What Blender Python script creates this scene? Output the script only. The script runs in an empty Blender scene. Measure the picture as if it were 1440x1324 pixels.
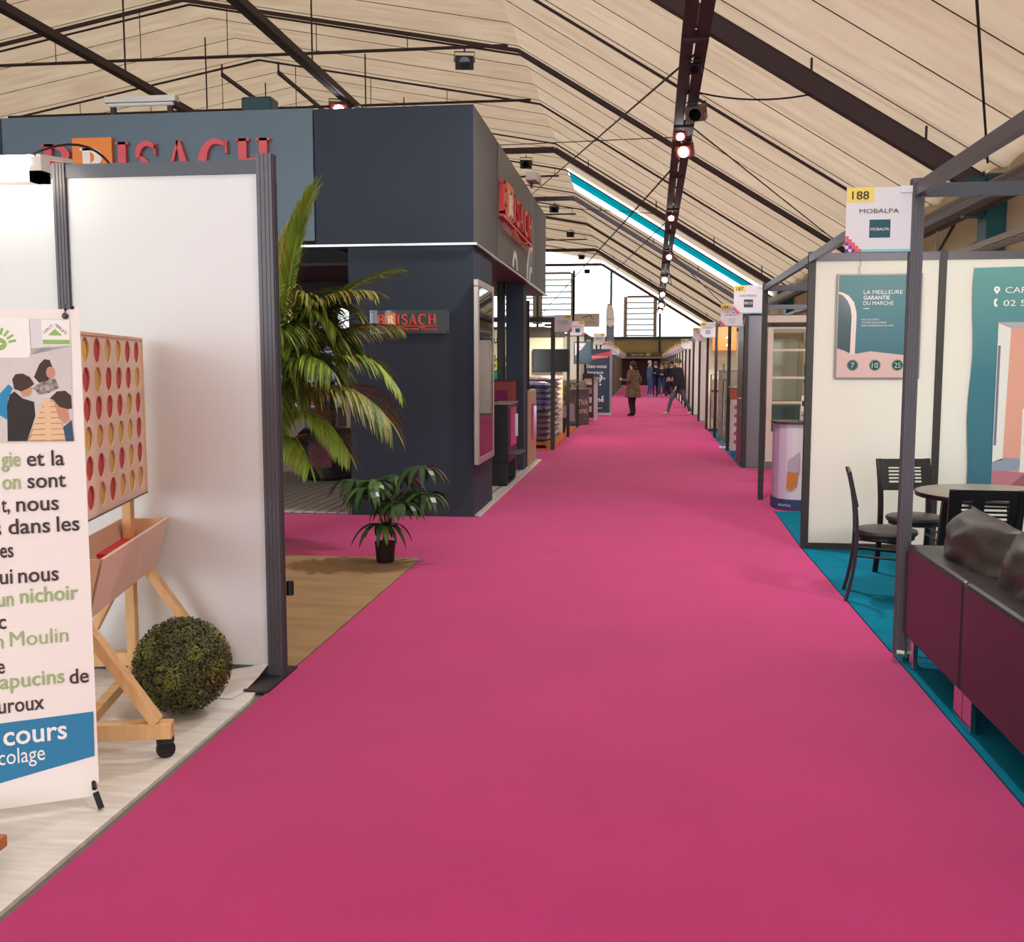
import bpy, bmesh, math, random
from mathutils import Vector, Matrix
random.seed(7)
PI = math.pi
C = bpy.context.scene.collection
SC = bpy.context.scene

# ------------------------------------------------------------------ camera, sky, exposure
cam_d = bpy.data.cameras.new('camera'); cam = bpy.data.objects.new('camera', cam_d); C.objects.link(cam)
cam_d.sensor_fit = 'HORIZONTAL'; cam_d.sensor_width = 36.0; cam_d.lens = 36.0
cam_d.clip_start = 0.05; cam_d.clip_end = 400
cam.location = (0, 0, 1.55)
cam.rotation_euler = (math.radians(90 - 5.8288), 0, math.radians(7.2834))
SC.camera = cam
w = bpy.data.worlds.new('sky'); SC.world = w; w.use_nodes = True
bg = w.node_tree.nodes['Background']; bg.inputs[0].default_value = (0.90, 0.96, 1.0, 1); bg.inputs[1].default_value = 4.0
SC.view_settings.view_transform = 'Standard'; SC.view_settings.look = 'None'
SC.view_settings.exposure = 0.40; SC.view_settings.gamma = 1.0; SC.view_settings.use_curve_mapping = False

# ------------------------------------------------------------------ materials
def lin(h):
    h = h.lstrip('#'); r = []
    for i in (0, 2, 4):
        c = int(h[i:i+2], 16) / 255
        r.append(c / 12.92 if c <= 0.04045 else ((c + 0.055) / 1.055) ** 2.4)
    return (r[0], r[1], r[2], 1)
MATS = {}
def M(name, col='808080', rough=0.6, metal=0.0, var=0.0, scale=20.0, bump=0.0, bscale=200.0, col2=None, emit=0.0, spec=0.4, stretch=None, sheen=0.0):
    if name in MATS: return MATS[name]
    m = bpy.data.materials.new(name); m.use_nodes = True; nt = m.node_tree; N = nt.nodes; L = nt.links
    b = N['Principled BSDF']; c = lin(col)
    b.inputs['Base Color'].default_value = c; b.inputs['Roughness'].default_value = rough
    b.inputs['Metallic'].default_value = metal; b.inputs['Specular IOR Level'].default_value = spec
    if sheen: b.inputs['Sheen Weight'].default_value = sheen
    if var or col2 or bump:
        tc = N.new('ShaderNodeTexCoord'); mp = N.new('ShaderNodeMapping'); L.new(tc.outputs['Object'], mp.inputs[0])
        if stretch: mp.inputs['Scale'].default_value = stretch
    if var or col2:
        nz = N.new('ShaderNodeTexNoise'); nz.inputs['Scale'].default_value = scale; nz.inputs['Detail'].default_value = 5
        L.new(mp.outputs[0], nz.inputs['Vector'])
        rp = N.new('ShaderNodeValToRGB'); rp.color_ramp.elements[0].position = 0.35; rp.color_ramp.elements[1].position = 0.68
        c2 = lin(col2) if col2 else tuple(min(1, x * (1 + var)) for x in c[:3]) + (1,)
        c1 = c if col2 else tuple(x * (1 - var) for x in c[:3]) + (1,)
        rp.color_ramp.elements[0].color = c1; rp.color_ramp.elements[1].color = c2
        L.new(nz.outputs['Fac'], rp.inputs[0]); L.new(rp.outputs[0], b.inputs['Base Color'])
    if bump:
        n2 = N.new('ShaderNodeTexNoise'); n2.inputs['Scale'].default_value = bscale; n2.inputs['Detail'].default_value = 3
        L.new(mp.outputs[0], n2.inputs['Vector'])
        bp = N.new('ShaderNodeBump'); bp.inputs['Strength'].default_value = bump; bp.inputs['Distance'].default_value = 0.01
        L.new(n2.outputs['Fac'], bp.inputs['Height']); L.new(bp.outputs[0], b.inputs['Normal'])
    if emit:
        b.inputs['Emission Color'].default_value = c; b.inputs['Emission Strength'].default_value = emit
    MATS[name] = m; return m
def sheet_mat(name, refl, trans, var=0.06, scale=(0.35, 2.5, 0.35), marks=False):
    """thin cloth or plastic sheet: reflects and lets daylight through"""
    if name in MATS: return MATS[name]
    m = bpy.data.materials.new(name); m.use_nodes = True; nt = m.node_tree; N = nt.nodes; L = nt.links
    N.remove(N['Principled BSDF']); out = N['Material Output']
    d = N.new('ShaderNodeBsdfDiffuse'); t = N.new('ShaderNodeBsdfTranslucent'); a = N.new('ShaderNodeAddShader')
    d.inputs[0].default_value = refl; t.inputs[0].default_value = trans
    if var:
        tc = N.new('ShaderNodeTexCoord'); mp = N.new('ShaderNodeMapping'); mp.inputs['Scale'].default_value = scale
        nz = N.new('ShaderNodeTexNoise'); nz.inputs['Scale'].default_value = 1.6; nz.inputs['Detail'].default_value = 6; nz.inputs['Roughness'].default_value = 0.6
        L.new(tc.outputs['Object'], mp.inputs[0]); L.new(mp.outputs[0], nz.inputs['Vector'])
        rp = N.new('ShaderNodeValToRGB'); rp.color_ramp.elements[0].position = 0.3; rp.color_ramp.elements[1].position = 0.7
        rp.color_ramp.elements[0].color = tuple(x * (1 - var * (1 + .5 * i)) for i, x in enumerate(trans[:3])) + (1,)
        rp.color_ramp.elements[1].color = tuple(x * (1 + var) for x in trans[:3]) + (1,)
        L.new(nz.outputs['Fac'], rp.inputs[0]); L.new(rp.outputs[0], t.inputs[0])
    L.new(d.outputs[0], a.inputs[0]); L.new(t.outputs[0], a.inputs[1]); L.new(a.outputs[0], out.inputs[0])
    MATS[name] = m; return m
def glass_mat(name, tint=(1, 1, 1, 1), rough=0.0, op=0.12):
    if name in MATS: return MATS[name]
    m = bpy.data.materials.new(name); m.use_nodes = True; nt = m.node_tree; N = nt.nodes; L = nt.links
    N.remove(N['Principled BSDF']); out = N['Material Output']
    t = N.new('ShaderNodeBsdfTransparent'); t.inputs[0].default_value = tint
    g = N.new('ShaderNodeBsdfGlossy'); g.inputs[1].default_value = rough if rough else 0.02
    x = N.new('ShaderNodeMixShader'); f = N.new('ShaderNodeFresnel'); f.inputs[0].default_value = 1.45
    L.new(f.outputs[0], x.inputs[0]); L.new(t.outputs[0], x.inputs[1]); L.new(g.outputs[0], x.inputs[2]); L.new(x.outputs[0], out.inputs[0])
    MATS[name] = m; return m

liner = sheet_mat('roof_liner', (.42, .34, .26, 1), (.104, .080, .057, 1), var=.14)
liner_b = sheet_mat('roof_liner_paler', (.44, .36, .28, 1), (.111, .086, .062, 1), var=.14)
liner_shaded = sheet_mat('shaded_nave_liner', (.38, .30, .23, 1), (.097, .073, .051, 1), var=.16)  # darker liner copy; the nave's dimmer light is put into the colour
poly = sheet_mat('white_polycarbonate', (.5, .5, .5, 1), (.66, .67, .67, 1), var=0)
teal_sheet = sheet_mat('teal_sheet', (0, .16, .2, 1), (0.0, .065, .08, 1), var=0.1)
MAG = M('magenta_carpet', 'b62a70', 0.95, var=0.05, scale=1.5, bump=0.25, bscale=350, spec=0.1, sheen=0.15)
TEAL = M('teal_carpet', '00708c', 0.95, var=0.06, scale=4, bump=0.3, bscale=350, spec=0.1)
BEIGE = M('beige_carpet', '9c8060', 0.95, var=0.12, scale=2.5, bump=0.3, bscale=300, spec=0.1, stretch=(1, 3, 1))
VINYL = M('washed_wood_vinyl', 'd8d2ce', 0.45, col2='eeebe8', scale=3.0, stretch=(1.2, 9, 1))
CONC = M('concrete', '77706a', 0.9, var=0.1)
STEEL = M('dark_brown_steel', '43373a', 0.7, spec=0.25)
STEELB = M('blue_grey_profile', '4a4d55', 0.45, metal=0.35)
PROF = M('anthracite_profile', '57545a', 0.42, metal=0.25)
PROFD = M('dark_profile', '38332f', 0.45, metal=0.15)
WHITE = M('white_panel', 'dcdcdf', 0.55, spec=0.3)
CREAMW = M('cream_white_panel', 'e3dfd3', 0.6, spec=0.3)
NAVY = M('blue_grey_laminate', '2f3947', 0.62, var=0.03, scale=2, spec=0.25)
NAVYL = M('lighter_blue_laminate', '52697c', 0.42, var=0.04, scale=1.5, spec=0.5)
GREYP = M('warm_grey_laminate', '4d4d4f', 0.55, metal=0.0, var=0.03, scale=2)
BLACK = M('black_plastic', '17161a', 0.4)
BLK2 = M('black_matt', '201e22', 0.7)
SILV = M('brushed_aluminium', 'b9b6b4', 0.3, metal=0.9)
CHROME = M('chrome', 'd8d8dc', 0.12, metal=1.0)
RED = M('red_letter', 'd03a3c', 0.4)
ORANGE = M('orange_square', 'e8883a', 0.5)
WLET = M('white_letter', 'ece8e4', 0.5)
DTXT = M('brown_black_ink', '463a3a', 0.8)
GREEN = M('green_ink', '9cb37c', 0.8)
PINE = M('pine', 'd9aa74', 0.55, col2='e6c190', scale=4, stretch=(6, 6, 1), bump=.05, bscale=60)
PLY = M('plywood_face', 'ecd3c2', 0.6, var=0.05, scale=5)
PLYE = M('plywood_edge', 'e3bc94', 0.6, var=0.08, scale=12)
TEALD = M('dark_teal_steel', '0d4a4e', 0.5)
LEATH = M('black_leather', '27232a', 0.36, var=0.08, scale=5, bump=0.07, bscale=70, spec=0.5)
LEATHC = M('black_leather_cushion', '332e2b', 0.42, var=0.25, scale=6, bump=0.35, bscale=26, spec=0.5)
LAMP = M('lamp_glow', 'fff4e0', 0.5, emit=16.0)
LAMPW = M('spot_glow', 'ffffff', 0.5, emit=25.0)
PHONG = M('paper_white', 'eeeae8', 0.7)

# ------------------------------------------------------------------ mesh helpers
class MB:
    def __init__(s): s.v = []; s.f = []; s.mi = []
    def add(s, vs, fs, mi=0):
        o = len(s.v); s.v += [tuple(v) for v in vs]
        for f in fs: s.f.append([i + o for i in f]); s.mi.append(mi)
        return s
    def box(s, x0, x1, y0, y1, z0, z1, mi=0):
        vs = [(x, y, z) for z in (z0, z1) for y in (y0, y1) for x in (x0, x1)]
        return s.add(vs, [(0, 2, 3, 1), (4, 5, 7, 6), (0, 1, 5, 4), (2, 6, 7, 3), (0, 4, 6, 2), (1, 3, 7, 5)], mi)
    def bar(s, p0, p1, a, b=None, up=(0, 0, 1), mi=0):
        """rectangular bar from p0 to p1, a wide (side), b tall (up)"""
        b = b or a; p0 = Vector(p0); p1 = Vector(p1); d = (p1 - p0).normalized(); u = Vector(up)
        if abs(d.dot(u)) > .98: u = Vector((0, 1, 0))
        sd = d.cross(u).normalized(); u = sd.cross(d)
        vs = []
        for p in (p0, p1):
            for i, j in ((-1, -1), (1, -1), (1, 1), (-1, 1)): vs.append(p + sd * a / 2 * i + u * b / 2 * j)
        return s.add(vs, [(3, 2, 1, 0), (4, 5, 6, 7), (0, 1, 5, 4), (1, 2, 6, 5), (2, 3, 7, 6), (3, 0, 4, 7)], mi)
    def tube(s, pts, r, n=8, mi=0, rs=None):
        pts = [Vector(p) for p in pts]; vs = []; fs = []
        for k, p in enumerate(pts):
            d = (pts[min(k + 1, len(pts) - 1)] - pts[max(k - 1, 0)]).normalized()
            u = Vector((0, 0, 1)) if abs(d.z) < .95 else Vector((0, 1, 0))
            a = d.cross(u).normalized(); b = a.cross(d); rr = rs[k] if rs else r
            for i in range(n): t = 2 * PI * i / n; vs.append(p + (a * math.cos(t) + b * math.sin(t)) * rr)
        for k in range(len(pts) - 1):
            for i in range(n): fs.append((k * n + i, k * n + (i + 1) % n, (k + 1) * n + (i + 1) % n, (k + 1) * n + i))
        fs.append(tuple(range(n))[::-1]); fs.append(tuple((len(pts) - 1) * n + i for i in range(n)))
        return s.add(vs, fs, mi)
    def lathe(s, prof, n=20, c=(0, 0, 0), mi=0):
        vs = []; fs = []
        for r, z in prof:
            for i in range(n): t = 2 * PI * i / n; vs.append((c[0] + r * math.cos(t), c[1] + r * math.sin(t), c[2] + z))
        for k in range(len(prof) - 1):
            for i in range(n): fs.append((k * n + i, k * n + (i + 1) % n, (k + 1) * n + (i + 1) % n, (k + 1) * n + i))
        fs.append(tuple(range(n))[::-1]); fs.append(tuple((len(prof) - 1) * n + i for i in range(n)))
        return s.add(vs, fs, mi)
    def prism(s, poly2, y0, y1, mi=0):
        """outline in the x-z plane, from y0 (front) to y1"""
        a = sum(poly2[i][0] * poly2[(i + 1) % len(poly2)][1] - poly2[(i + 1) % len(poly2)][0] * poly2[i][1] for i in range(len(poly2)))
        if a < 0: poly2 = poly2[::-1]
        n = len(poly2); vs = [(x, y0, z) for x, z in poly2] + [(x, y1, z) for x, z in poly2]
        fs = [tuple(range(n)), tuple(range(2 * n - 1, n - 1, -1))] + [(i, i + n, (i + 1) % n + n, (i + 1) % n) for i in range(n)]
        return s.add(vs, fs, mi)
    def flat(s, poly2, z0, z1, mi=0):
        a = sum(poly2[i][0] * poly2[(i + 1) % len(poly2)][1] - poly2[(i + 1) % len(poly2)][0] * poly2[i][1] for i in range(len(poly2)))
        if a < 0: poly2 = poly2[::-1]
        n = len(poly2); vs = [(x, y, z1) for x, y in poly2] + [(x, y, z0) for x, y in poly2]
        fs = [tuple(range(n)), tuple(range(2 * n - 1, n - 1, -1))] + [((i + 1) % n, i, i + n, (i + 1) % n + n) for i in range(n)]
        return s.add(vs, fs, mi)
    def ball(s, c, r, n=12, m=8, mi=0, sc=(1, 1, 1)):
        prof = [(math.sin(PI * k / m) * r, -math.cos(PI * k / m) * r) for k in range(m + 1)]
        prof[0] = (r * .02, -r); prof[-1] = (r * .02, r); o = len(s.v)
        s.lathe(prof, n, (0, 0, 0), mi)
        for i in range(o, len(s.v)): x, y, z = s.v[i]; s.v[i] = (c[0] + x * sc[0], c[1] + y * sc[1], c[2] + z * sc[2])
        return s
    def build(s, name, mats, parent=None, smooth=False, bevel=0, loc=None, rot=None, fixn=True):
        me = bpy.data.meshes.new(name); me.from_pydata(s.v, [], s.f)
        if not isinstance(mats, (list, tuple)): mats = [mats]
        for m in mats: me.materials.append(m)
        if len(mats) > 1: me.polygons.foreach_set('material_index', s.mi)
        if smooth: me.polygons.foreach_set('use_smooth', [True] * len(me.polygons))
        me.update()
        o = bpy.data.objects.new(name, me); C.objects.link(o)
        if parent: o.parent = parent
        if loc: o.location = loc
        if rot: o.rotation_euler = rot
        if bevel:
            b = o.modifiers.new('bevel', 'BEVEL'); b.width = bevel; b.segments = 2; b.limit_method = 'ANGLE'
        if smooth and bevel is not None and len(s.f) > 6:
            try: me.set_sharp_from_angle(angle=math.radians(45))
            except Exception: pass
        return o
def T(name, label, cat, loc=(0, 0, 0), rz=0, group=None):
    o = bpy.data.objects.new(name, None); C.objects.link(o); o.location = loc; o.rotation_euler = (0, 0, rz); o.empty_display_size = .1
    o['label'] = label; o['category'] = cat
    if group: o['group'] = group
    return o
def tag(o, label, cat, group=None, kind=None):
    o['label'] = label; o['category'] = cat
    if group: o['group'] = group
    if kind: o['kind'] = kind
    return o
def struct(o, label=None):
    o['kind'] = 'structure'
    if label: o['label'] = label
    return o
def copy_tree(o, parent=None, label=None, group=None):
    c = o.copy(); C.objects.link(c); c.parent = parent
    for ch in list(o.children): copy_tree(ch, c)
    if label: c['label'] = label
    if group: c['group'] = group
    return c
def boxo(name, x0, x1, y0, y1, z0, z1, m, parent=None, bevel=0):
    return MB().box(x0, x1, y0, y1, z0, z1).build(name, m, parent, bevel=bevel)
TXT = {}
def text(s, mat, parent, x, z, y=-0.002, width=None, h=None, bold=0.0, align='LEFT', name='lettering', th=0.0006, narrow=1.0):
    """lettering on a face that looks towards local -y; baseline at z; h = height of a capital"""
    if 'M' in s: bold = 0
    key = (s, bold)
    if key not in TXT:
        cu = bpy.data.curves.new('t', 'FONT'); cu.body = s; cu.size = 1.0; cu.offset = bold; cu.resolution_u = 3
        to = bpy.data.objects.new('t', cu); C.objects.link(to); bpy.context.view_layer.update()
        dg = bpy.context.evaluated_depsgraph_get(); me = bpy.data.meshes.new_from_object(to.evaluated_get(dg))
        bpy.data.objects.remove(to); vs = [tuple(v.co[:2]) for v in me.vertices]; fs = [tuple(p.vertices) for p in me.polygons]
        TXT[key] = (vs, fs)
    vs, fs = TXT[key]; x0 = min(v[0] for v in vs); x1 = max(v[0] for v in vs); wd = x1 - x0
    if h is None: sx = width / wd; sz = sx * narrow
    else:
        sz = h / 0.72; sx = width / wd if width else sz
    ox = {'LEFT': 0, 'CENTER': -wd * sx / 2, 'RIGHT': -wd * sx}[align]
    mb = MB(); mb.add([(x + ox + (a - x0) * sx, y, z + b * sz) for a, b in vs], fs)
    return mb.build(name, mat, parent)
def decal(name, mat, parent, pts, y=-0.0015):
    return MB().prism(pts, y, y + 0.0008).build(name, mat, parent)
def rect(x0, x1, z0, z1): return [(x0, z0), (x1, z0), (x1, z1), (x0, z1)]
def disc(cx, cz, r, n=24, r2=None): return [(cx + r * math.cos(2 * PI * i / n), cz + (r2 or r) * math.sin(2 * PI * i / n)) for i in range(n)]
def bez(a, b, c, n):
    a, b, c = Vector(a), Vector(b), Vector(c)
    return [a * (1 - t) ** 2 + b * 2 * t * (1 - t) + c * t * t for t in [i / n for i in range(n + 1)]]

# ------------------------------------------------------------------ hall shell
YB, YE = -14.0, 86.5
XR, XK, XM, XK2, XL = 5.6, -3.5, -13.1, -22.7, -31.8
ZE, ZK, ZM = 4.65, 10.25, 12.0
def roofz(x):
    if x > XK: return ZE + (XR - x) / (XR - XK) * (ZK - ZE)
    if x >= XM - 1e-6: return ZK + (XK - x) / (XK - XM) * (ZM - ZK)
    return roofz(2 * XM - x)
struct(boxo('floor', XL - .3, XR + .3, YB, YE + .3, -0.14, -0.012, CONC), 'grey concrete hall floor')
wr = struct(boxo('wall_right', XR + .05, XR + .25, YB, YE, -.1, ZE + .25, M('cladding', 'c9b795', .7)), 'beige ribbed cladding of the long hall wall')
for k in range(36):
    y = 8 + k * 1.15
    MB().box(XR - .0, XR + .05, y, y + 1.11, 0, ZE + .1).build('panel', M('cladding_sheet', 'cbb795', .7, var=.05), wr)
struct(MB().box(XL, -19, YB - .2, YB, -.1, 11.5).box(-19, XR, YB - .2, YB, 7.5, 11.5).build('wall_front', MATS['cladding']))  # unseen rear wall, opening shaped to let daylight onto the near aisle
struct(boxo('wall_left', XL - .25, XL - .05, YB, YE, -.1, ZE + .25, MATS['cladding']))
ce = bpy.data.objects.new('ceiling', None); C.objects.link(ce); ce['kind'] = 'structure'; ce['label'] = 'translucent beige liner sheets under the pitched roof'
step = 1.9167
nst = int((YE - YB) / step) + 1
def liner_panel(y0, y1, xa, xb, mat, name='ceiling_panel'):
    za, zb = roofz(xa), roofz(xb); L = math.hypot(xb - xa, zb - za); nx = (zb - za) / L; nz = -(xb - xa) / L
    if nz < 0: nx, nz = -nx, -nz
    mb = MB(); ny, nn = 6, 5; vs = []
    for i in range(nn):
        s = i / (nn - 1)
        for j in range(ny + 1):
            t = j / ny; sag = .10 * math.sin(PI * t)
            vs.append((xa + (xb - xa) * s, y0 + (y1 - y0) * t, za + (zb - za) * s + sag * 1.1))
    fs = [(i * (ny + 1) + j, i * (ny + 1) + j + 1, (i + 1) * (ny + 1) + j + 1, (i + 1) * (ny + 1) + j) for i in range(nn - 1) for j in range(ny)]
    o = mb.add(vs, fs).build(name, mat, ce, smooth=True, bevel=None)
    return o
Y0S = 51.75 - step * 40
for k in range(-2, 60):
    y0 = Y0S + k * step; y1 = y0 + step + .004
    if y0 < YB or y0 > YE: continue
    y1 = min(y1, YE)
    m = liner if k % 3 else liner_b
    for xa, xb in ((XR, XK), (XK, XM), (XM, XK2), (XK2, XL)):
        if xa == XR and 45.9 < y0 + .5 < 51.7: continue
        liner_panel(y0, y1, xa, xb, liner_shaded if xa < XK + .1 and xa > XL and xa != XR else m)
# skylight strip between two frames: clear plastic, teal sheet, clear plastic
sky_gl = glass_mat('clear_rooflight', (.95, .97, 1, 1))
roofl = sheet_mat('translucent_rooflight', (.3, .3, .3, 1), (.62, .63, .64, 1), var=0)
for (ya, yb, mt, nm) in ((46.0, 47.0, roofl, 'rooflight'), (47.0, 49.7, teal_sheet, 'teal_sheet'), (49.7, 51.76, roofl, 'rooflight')):
    liner_panel(ya, yb, XR, XK, mt, nm)

# frames and ribs
def path_pts(off, tie=False):
    if tie: return [(XR - .1, ZE - off), (XK, ZK - off), (XK2, ZK - off), (XL + .1, ZE - off)]
    return [(XR - .1, ZE - off), (XK, ZK - off), (XM, ZM - off), (XK2, ZK - off), (XL + .1, ZE - off)]
def frame(y, wdt, hgt, off, tie):
    mb = MB(); p = path_pts(off, tie)
    for a, b in zip(p[:-1], p[1:]):
        mb.bar((a[0], y, a[1]), (b[0], y, b[1]), wdt, hgt)
    o = mb.build('roof_beam', STEEL); struct(o, 'dark steel roof frame crossing the hall')
    return o
for y in (5.9, 17.4): frame(y, .16, .27, .42, False)
for y in (40.3, 51.8, 74.5): frame(y, .12, .21, .42, True)
frame(85.9, .14, .22, .35, True)
frame(28.8, .06, .10, .12, False); frame(63.2, .08, .14, .14, False)
def rib(y, r, off=.10):
    mb = MB(); p = path_pts(off)
    mb.tube([(a, y, b) for a, b in p], r, 6)
    return struct(mb.build('roof_rib', STEEL), 'thin dark purlin line under the liner')
for k in range(-2, 14):
    y = 17.4 + k * 5.75
    if y > 85: continue
    rib(y + (0.35 if k % 2 == 0 else 0), .035 if k % 2 else .03)
for k in range(60):
    y0 = Y0S + k * step
    if YB < y0 < YE and abs((y0 - 17.4) % 5.75) > .6: rib(y0 - .006, .008, .012)
# small hangers holding the near beams
for y in (17.4, 40.3, 51.8, 74.5):
    mb = MB()
    for x in (-2.2, .4, 2.6, 4.4):
        mb.tube([(x, y, roofz(x) - .05), (x, y, roofz(x) - .5)], .02, 6)
    struct(mb.build('beam_hanger', STEEL))
# horizontal pipes below the nave ribs with drop rods
for y in (23.2, 28.8, 34.6, 46.1, 57.5, 69):
    mb = MB(); zz = 10.28 if y < 40 else 9.9
    mb.tube([(-3.8, y, zz), (-22.3, y, zz)], .045, 6)
    for x in (-4.0, -6.6, -9.2, -11.8, -14.4, -17, -19.6):
        mb.tube([(x, y, zz), (x, y, roofz(x) - .1)], .013, 5)
    struct(mb.build('service_pipe', STEEL), 'thin horizontal pipe hung under the nave roof')
# long beams running down the nave
for x, z in ((-8.65, 9.2), (-13.8, 9.2)):
    mb = MB(); mb.bar((x, -6, z), (x, 84, z), .16, .13); mb.bar((x + .2, -6, z - .02), (x + .2, 84, z - .02), .07, .18)
    for k in range(16):
        y = 5.9 + k * 5.2; mb.bar((x, y, z), (x, y, roofz(x) - .05), .035, .035)
    struct(mb.build('nave_beam', STEEL), 'long dark beam hung along the nave roof')
for x in (-14.4, -12.4):
    mb = MB()
    for y in (34.6,): mb.bar((x, y, 11.45), (x, y + 8, 11.35), .09, .12); mb.bar((x, y, 11.4), (x, y, 11.8), .05, .05); mb.bar((x, y + 8, 11.3), (x, y + 8, 11.8), .05, .05)
    struct(mb.build('ridge_brace', STEEL))

# central cable tray of two channels with lights
def mbx(y): return .62 + (y - 13) * .0088
def mbz(y): return 5.95 + (y - 13) * .0025
mb = MB()
ys = [-6 + i * 5.1 for i in range(19)]; ys[-1] = 86
for a, b in zip(ys[:-1], ys[1:]):
    for s in (-.1, .1):
        mb.bar((mbx(a) + s, a, mbz(a)), (mbx(b) + s, b, mbz(b)), .165, .10)
    mb.bar((mbx(b) - .17, b, mbz(b) - .02), (mbx(b) + .17, b, mbz(b) - .02), .12, .14)
struct(mb.build('service_beam', STEEL), 'twin channel beam running the whole aisle')
for k in range(8):
    y = 17.4 + k * 11.45
    if y < 84:
        struct(MB().bar((mbx(y), y, mbz(y)), (mbx(y), y, roofz(mbx(y)) - .4), .05, .05).build('beam_hanger', STEEL))
def spotlight(loc, rz, tilt, label, lit=True, group=None, sz=1.0, hous=None, bright=LAMPW, power=0):
    t = T('spotlight', label, 'spotlight', loc, rz, group)
    s = sz
    mb = MB(); mb.box(-.11 * s, .11 * s, -.06 * s, .07 * s, -.22 * s, -.06 * s)
    mb.box(-.09 * s, .09 * s, .07 * s, .12 * s, -.2 * s, -.08 * s)
    h = mb.build('housing', hous or BLACK, t, bevel=.01 * s); h.rotation_euler = (tilt, 0, 0)
    l = MB().prism(disc(0, -.14 * s, .066 * s), -.072 * s, -.061 * s).build('lens', bright if lit else glass_mat('dark_lens', (.2, .2, .2, 1)), t); l.rotation_euler = (tilt, 0, 0)
    MB().tube([(-.12 * s, 0, -.14 * s), (-.12 * s, 0, -.02 * s), (.12 * s, 0, -.02 * s), (.12 * s, 0, -.14 * s)], .008 * s, 6).build('bracket', STEEL, t)
    MB().tube([(0, 0, -.02 * s), (0, 0, .06)], .01 * s, 6).build('stem', STEEL, t)
    if lit:
        ld = bpy.data.lights.new('lamp', 'SPOT'); ld.energy = power; ld.spot_size = math.radians(150); ld.spot_blend = .8; ld.shadow_soft_size = .15; ld.color = (1, .97, .94)
        lo = bpy.data.objects.new('lamp', ld); C.objects.link(lo); lo.parent = t; lo.location = (0, -.1 * s, -.26 * s); lo.rotation_euler = (0, 0, 0)
    return t
RB = M('red_housing', '8c3a30', .5)
for i, (y, dx, lit, h, sz) in enumerate([(15.3, .02, False, BLK2, .9), (17.6, .12, False, M('taupe_housing', '6b5c54', .5), 1.5), (19.6, -.06, True, RB, 1.0), (20.6, .02, True, RB, 1.5), (30.2, -.04, True, RB, 1.1), (40.6, .06, True, RB, 1.4), (50.5, .0, True, SILV, 1.9), (61, 0, True, RB, 1.9), (71.5, 0, True, SILV, 2.2), (80, 0, True, RB, 2.0)]):
    lab = ['small unlit black spotlight nearest on the long ceiling beam', 'large unlit taupe floodlight under the long ceiling beam', 'small lit red-bodied spotlight just before the brightest cluster on the beam',
           'bright lit floodlight with reddish body, largest glow on the beam', 'round lit spotlight on the beam beyond the brightest cluster', 'lit red floodlight on the beam where the teal roof sheet passes',
           'lit silver floodlight below the teal roof sheet on the beam', 'lit floodlight on the far part of the beam, third from its end', 'lit silver floodlight second from the far end of the beam', 'lit floodlight at the far end of the long beam'][i]
    spotlight((mbx(y) + dx, y, mbz(y) - .06), random.uniform(-.4, .4), .5, lab, lit, 'lights on the long ceiling beam', sz, h, power=0 if y < 18 else (190 if y < 31 else 135))
for i, y in enumerate((-3.5, 3.0, 9.5)):  # floodlights added out of view to brighten the near aisle
    spotlight((mbx(y), y, mbz(y) - .06), 0, .1, ['added fill floodlight on the beam behind the camera position', 'added fill floodlight on the beam overhead, out of view', 'added fill floodlight on the beam just above the frame'][i], True, 'lights on the long ceiling beam', 1.5, RB, power=170 if y < 9 else 560)
for i, (x, y, z) in enumerate([(-5.0, 28.8, 10.2), (-4.6, 40.3, 9.6), (-4.5, 51.8, 9.6), (-4.5, 63.2, 9.8), (-4.5, 74.5, 9.6), (-4.7, 85.5, 9.6)]):
    spotlight((x, y, z), .2, .25, 'unlit black floodlight under the roof kink, ' + ['nearest of its line', 'second of its line', 'third of its line', 'fourth of its line', 'fifth of its line', 'last before the white gable'][i], False, 'black floodlights under the roof', 2.0 if i else 2.3)
spotlight((-8.65, 29.0, 9.1), .4, .5, 'lit red floodlight at the far end of the left nave beam', True, 'nave floodlights', 2.2, RB, power=350)
spotlight((-8.35, 29.2, 9.0), -.4, .4, 'lit white floodlight beside the red one on the nave beam', True, 'nave floodlights', 2.0, SILV)
spotlight((-8.2, 16.5, 5.6), .4, .6, 'dim red floodlight above the strip light of the blue booth', False, 'nave floodlights', 1.2, RB)
# stay cables
for i, (a, b, r) in enumerate([((.74, 15.2, 6.0), (-5.0, 46, 9.1), .018), ((.83, 22, 5.95), (-9.5, 84, 4.5), .022), ((.86, 30, 5.9), (-6.5, 84, 5.2), .016), ((2.6, 9.5, 6.2), (5.35, 17.4, 4.75), .018),
                               ((.85, 20, 6.0), (5.3, 28.8, 4.7), .014), ((.9, 40, 5.9), (5.3, 63, 4.6), .02), ((-4, 86, 9.8), (-1, 63, 6.5), .02), ((.84, 20.3, 5.9), (-14, 34.6, 8.7), .010), ((.87, 30.5, 5.9), (-14, 46, 9.3), .012)]):
    struct(MB().tube([a, b], r, 6).build('stay_cable', STEEL), 'taut steel stay cable under the roof')
# loose cables drooping from the beam
for i, (y, x1, y1, z1) in enumerate([(17.2, 2.7, 17.4, 5.9), (42, 1.2, 47, 5.2), (60, 1.5, 66, 5.3)]):
    a = Vector((mbx(y), y, mbz(y))); b = Vector((x1, y1, z1)); mid = (a + b) / 2 - Vector((0, 0, .25))
    tag(MB().tube(bez(a, mid, b, 10), .015, 5).build('hanging_cable', BLK2), ['loose black cable from the beam to the near roof frame', 'thin loose cable dangling halfway down the long beam', 'thin loose cable dangling near the far end of the beam'][i], 'cable')

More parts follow.
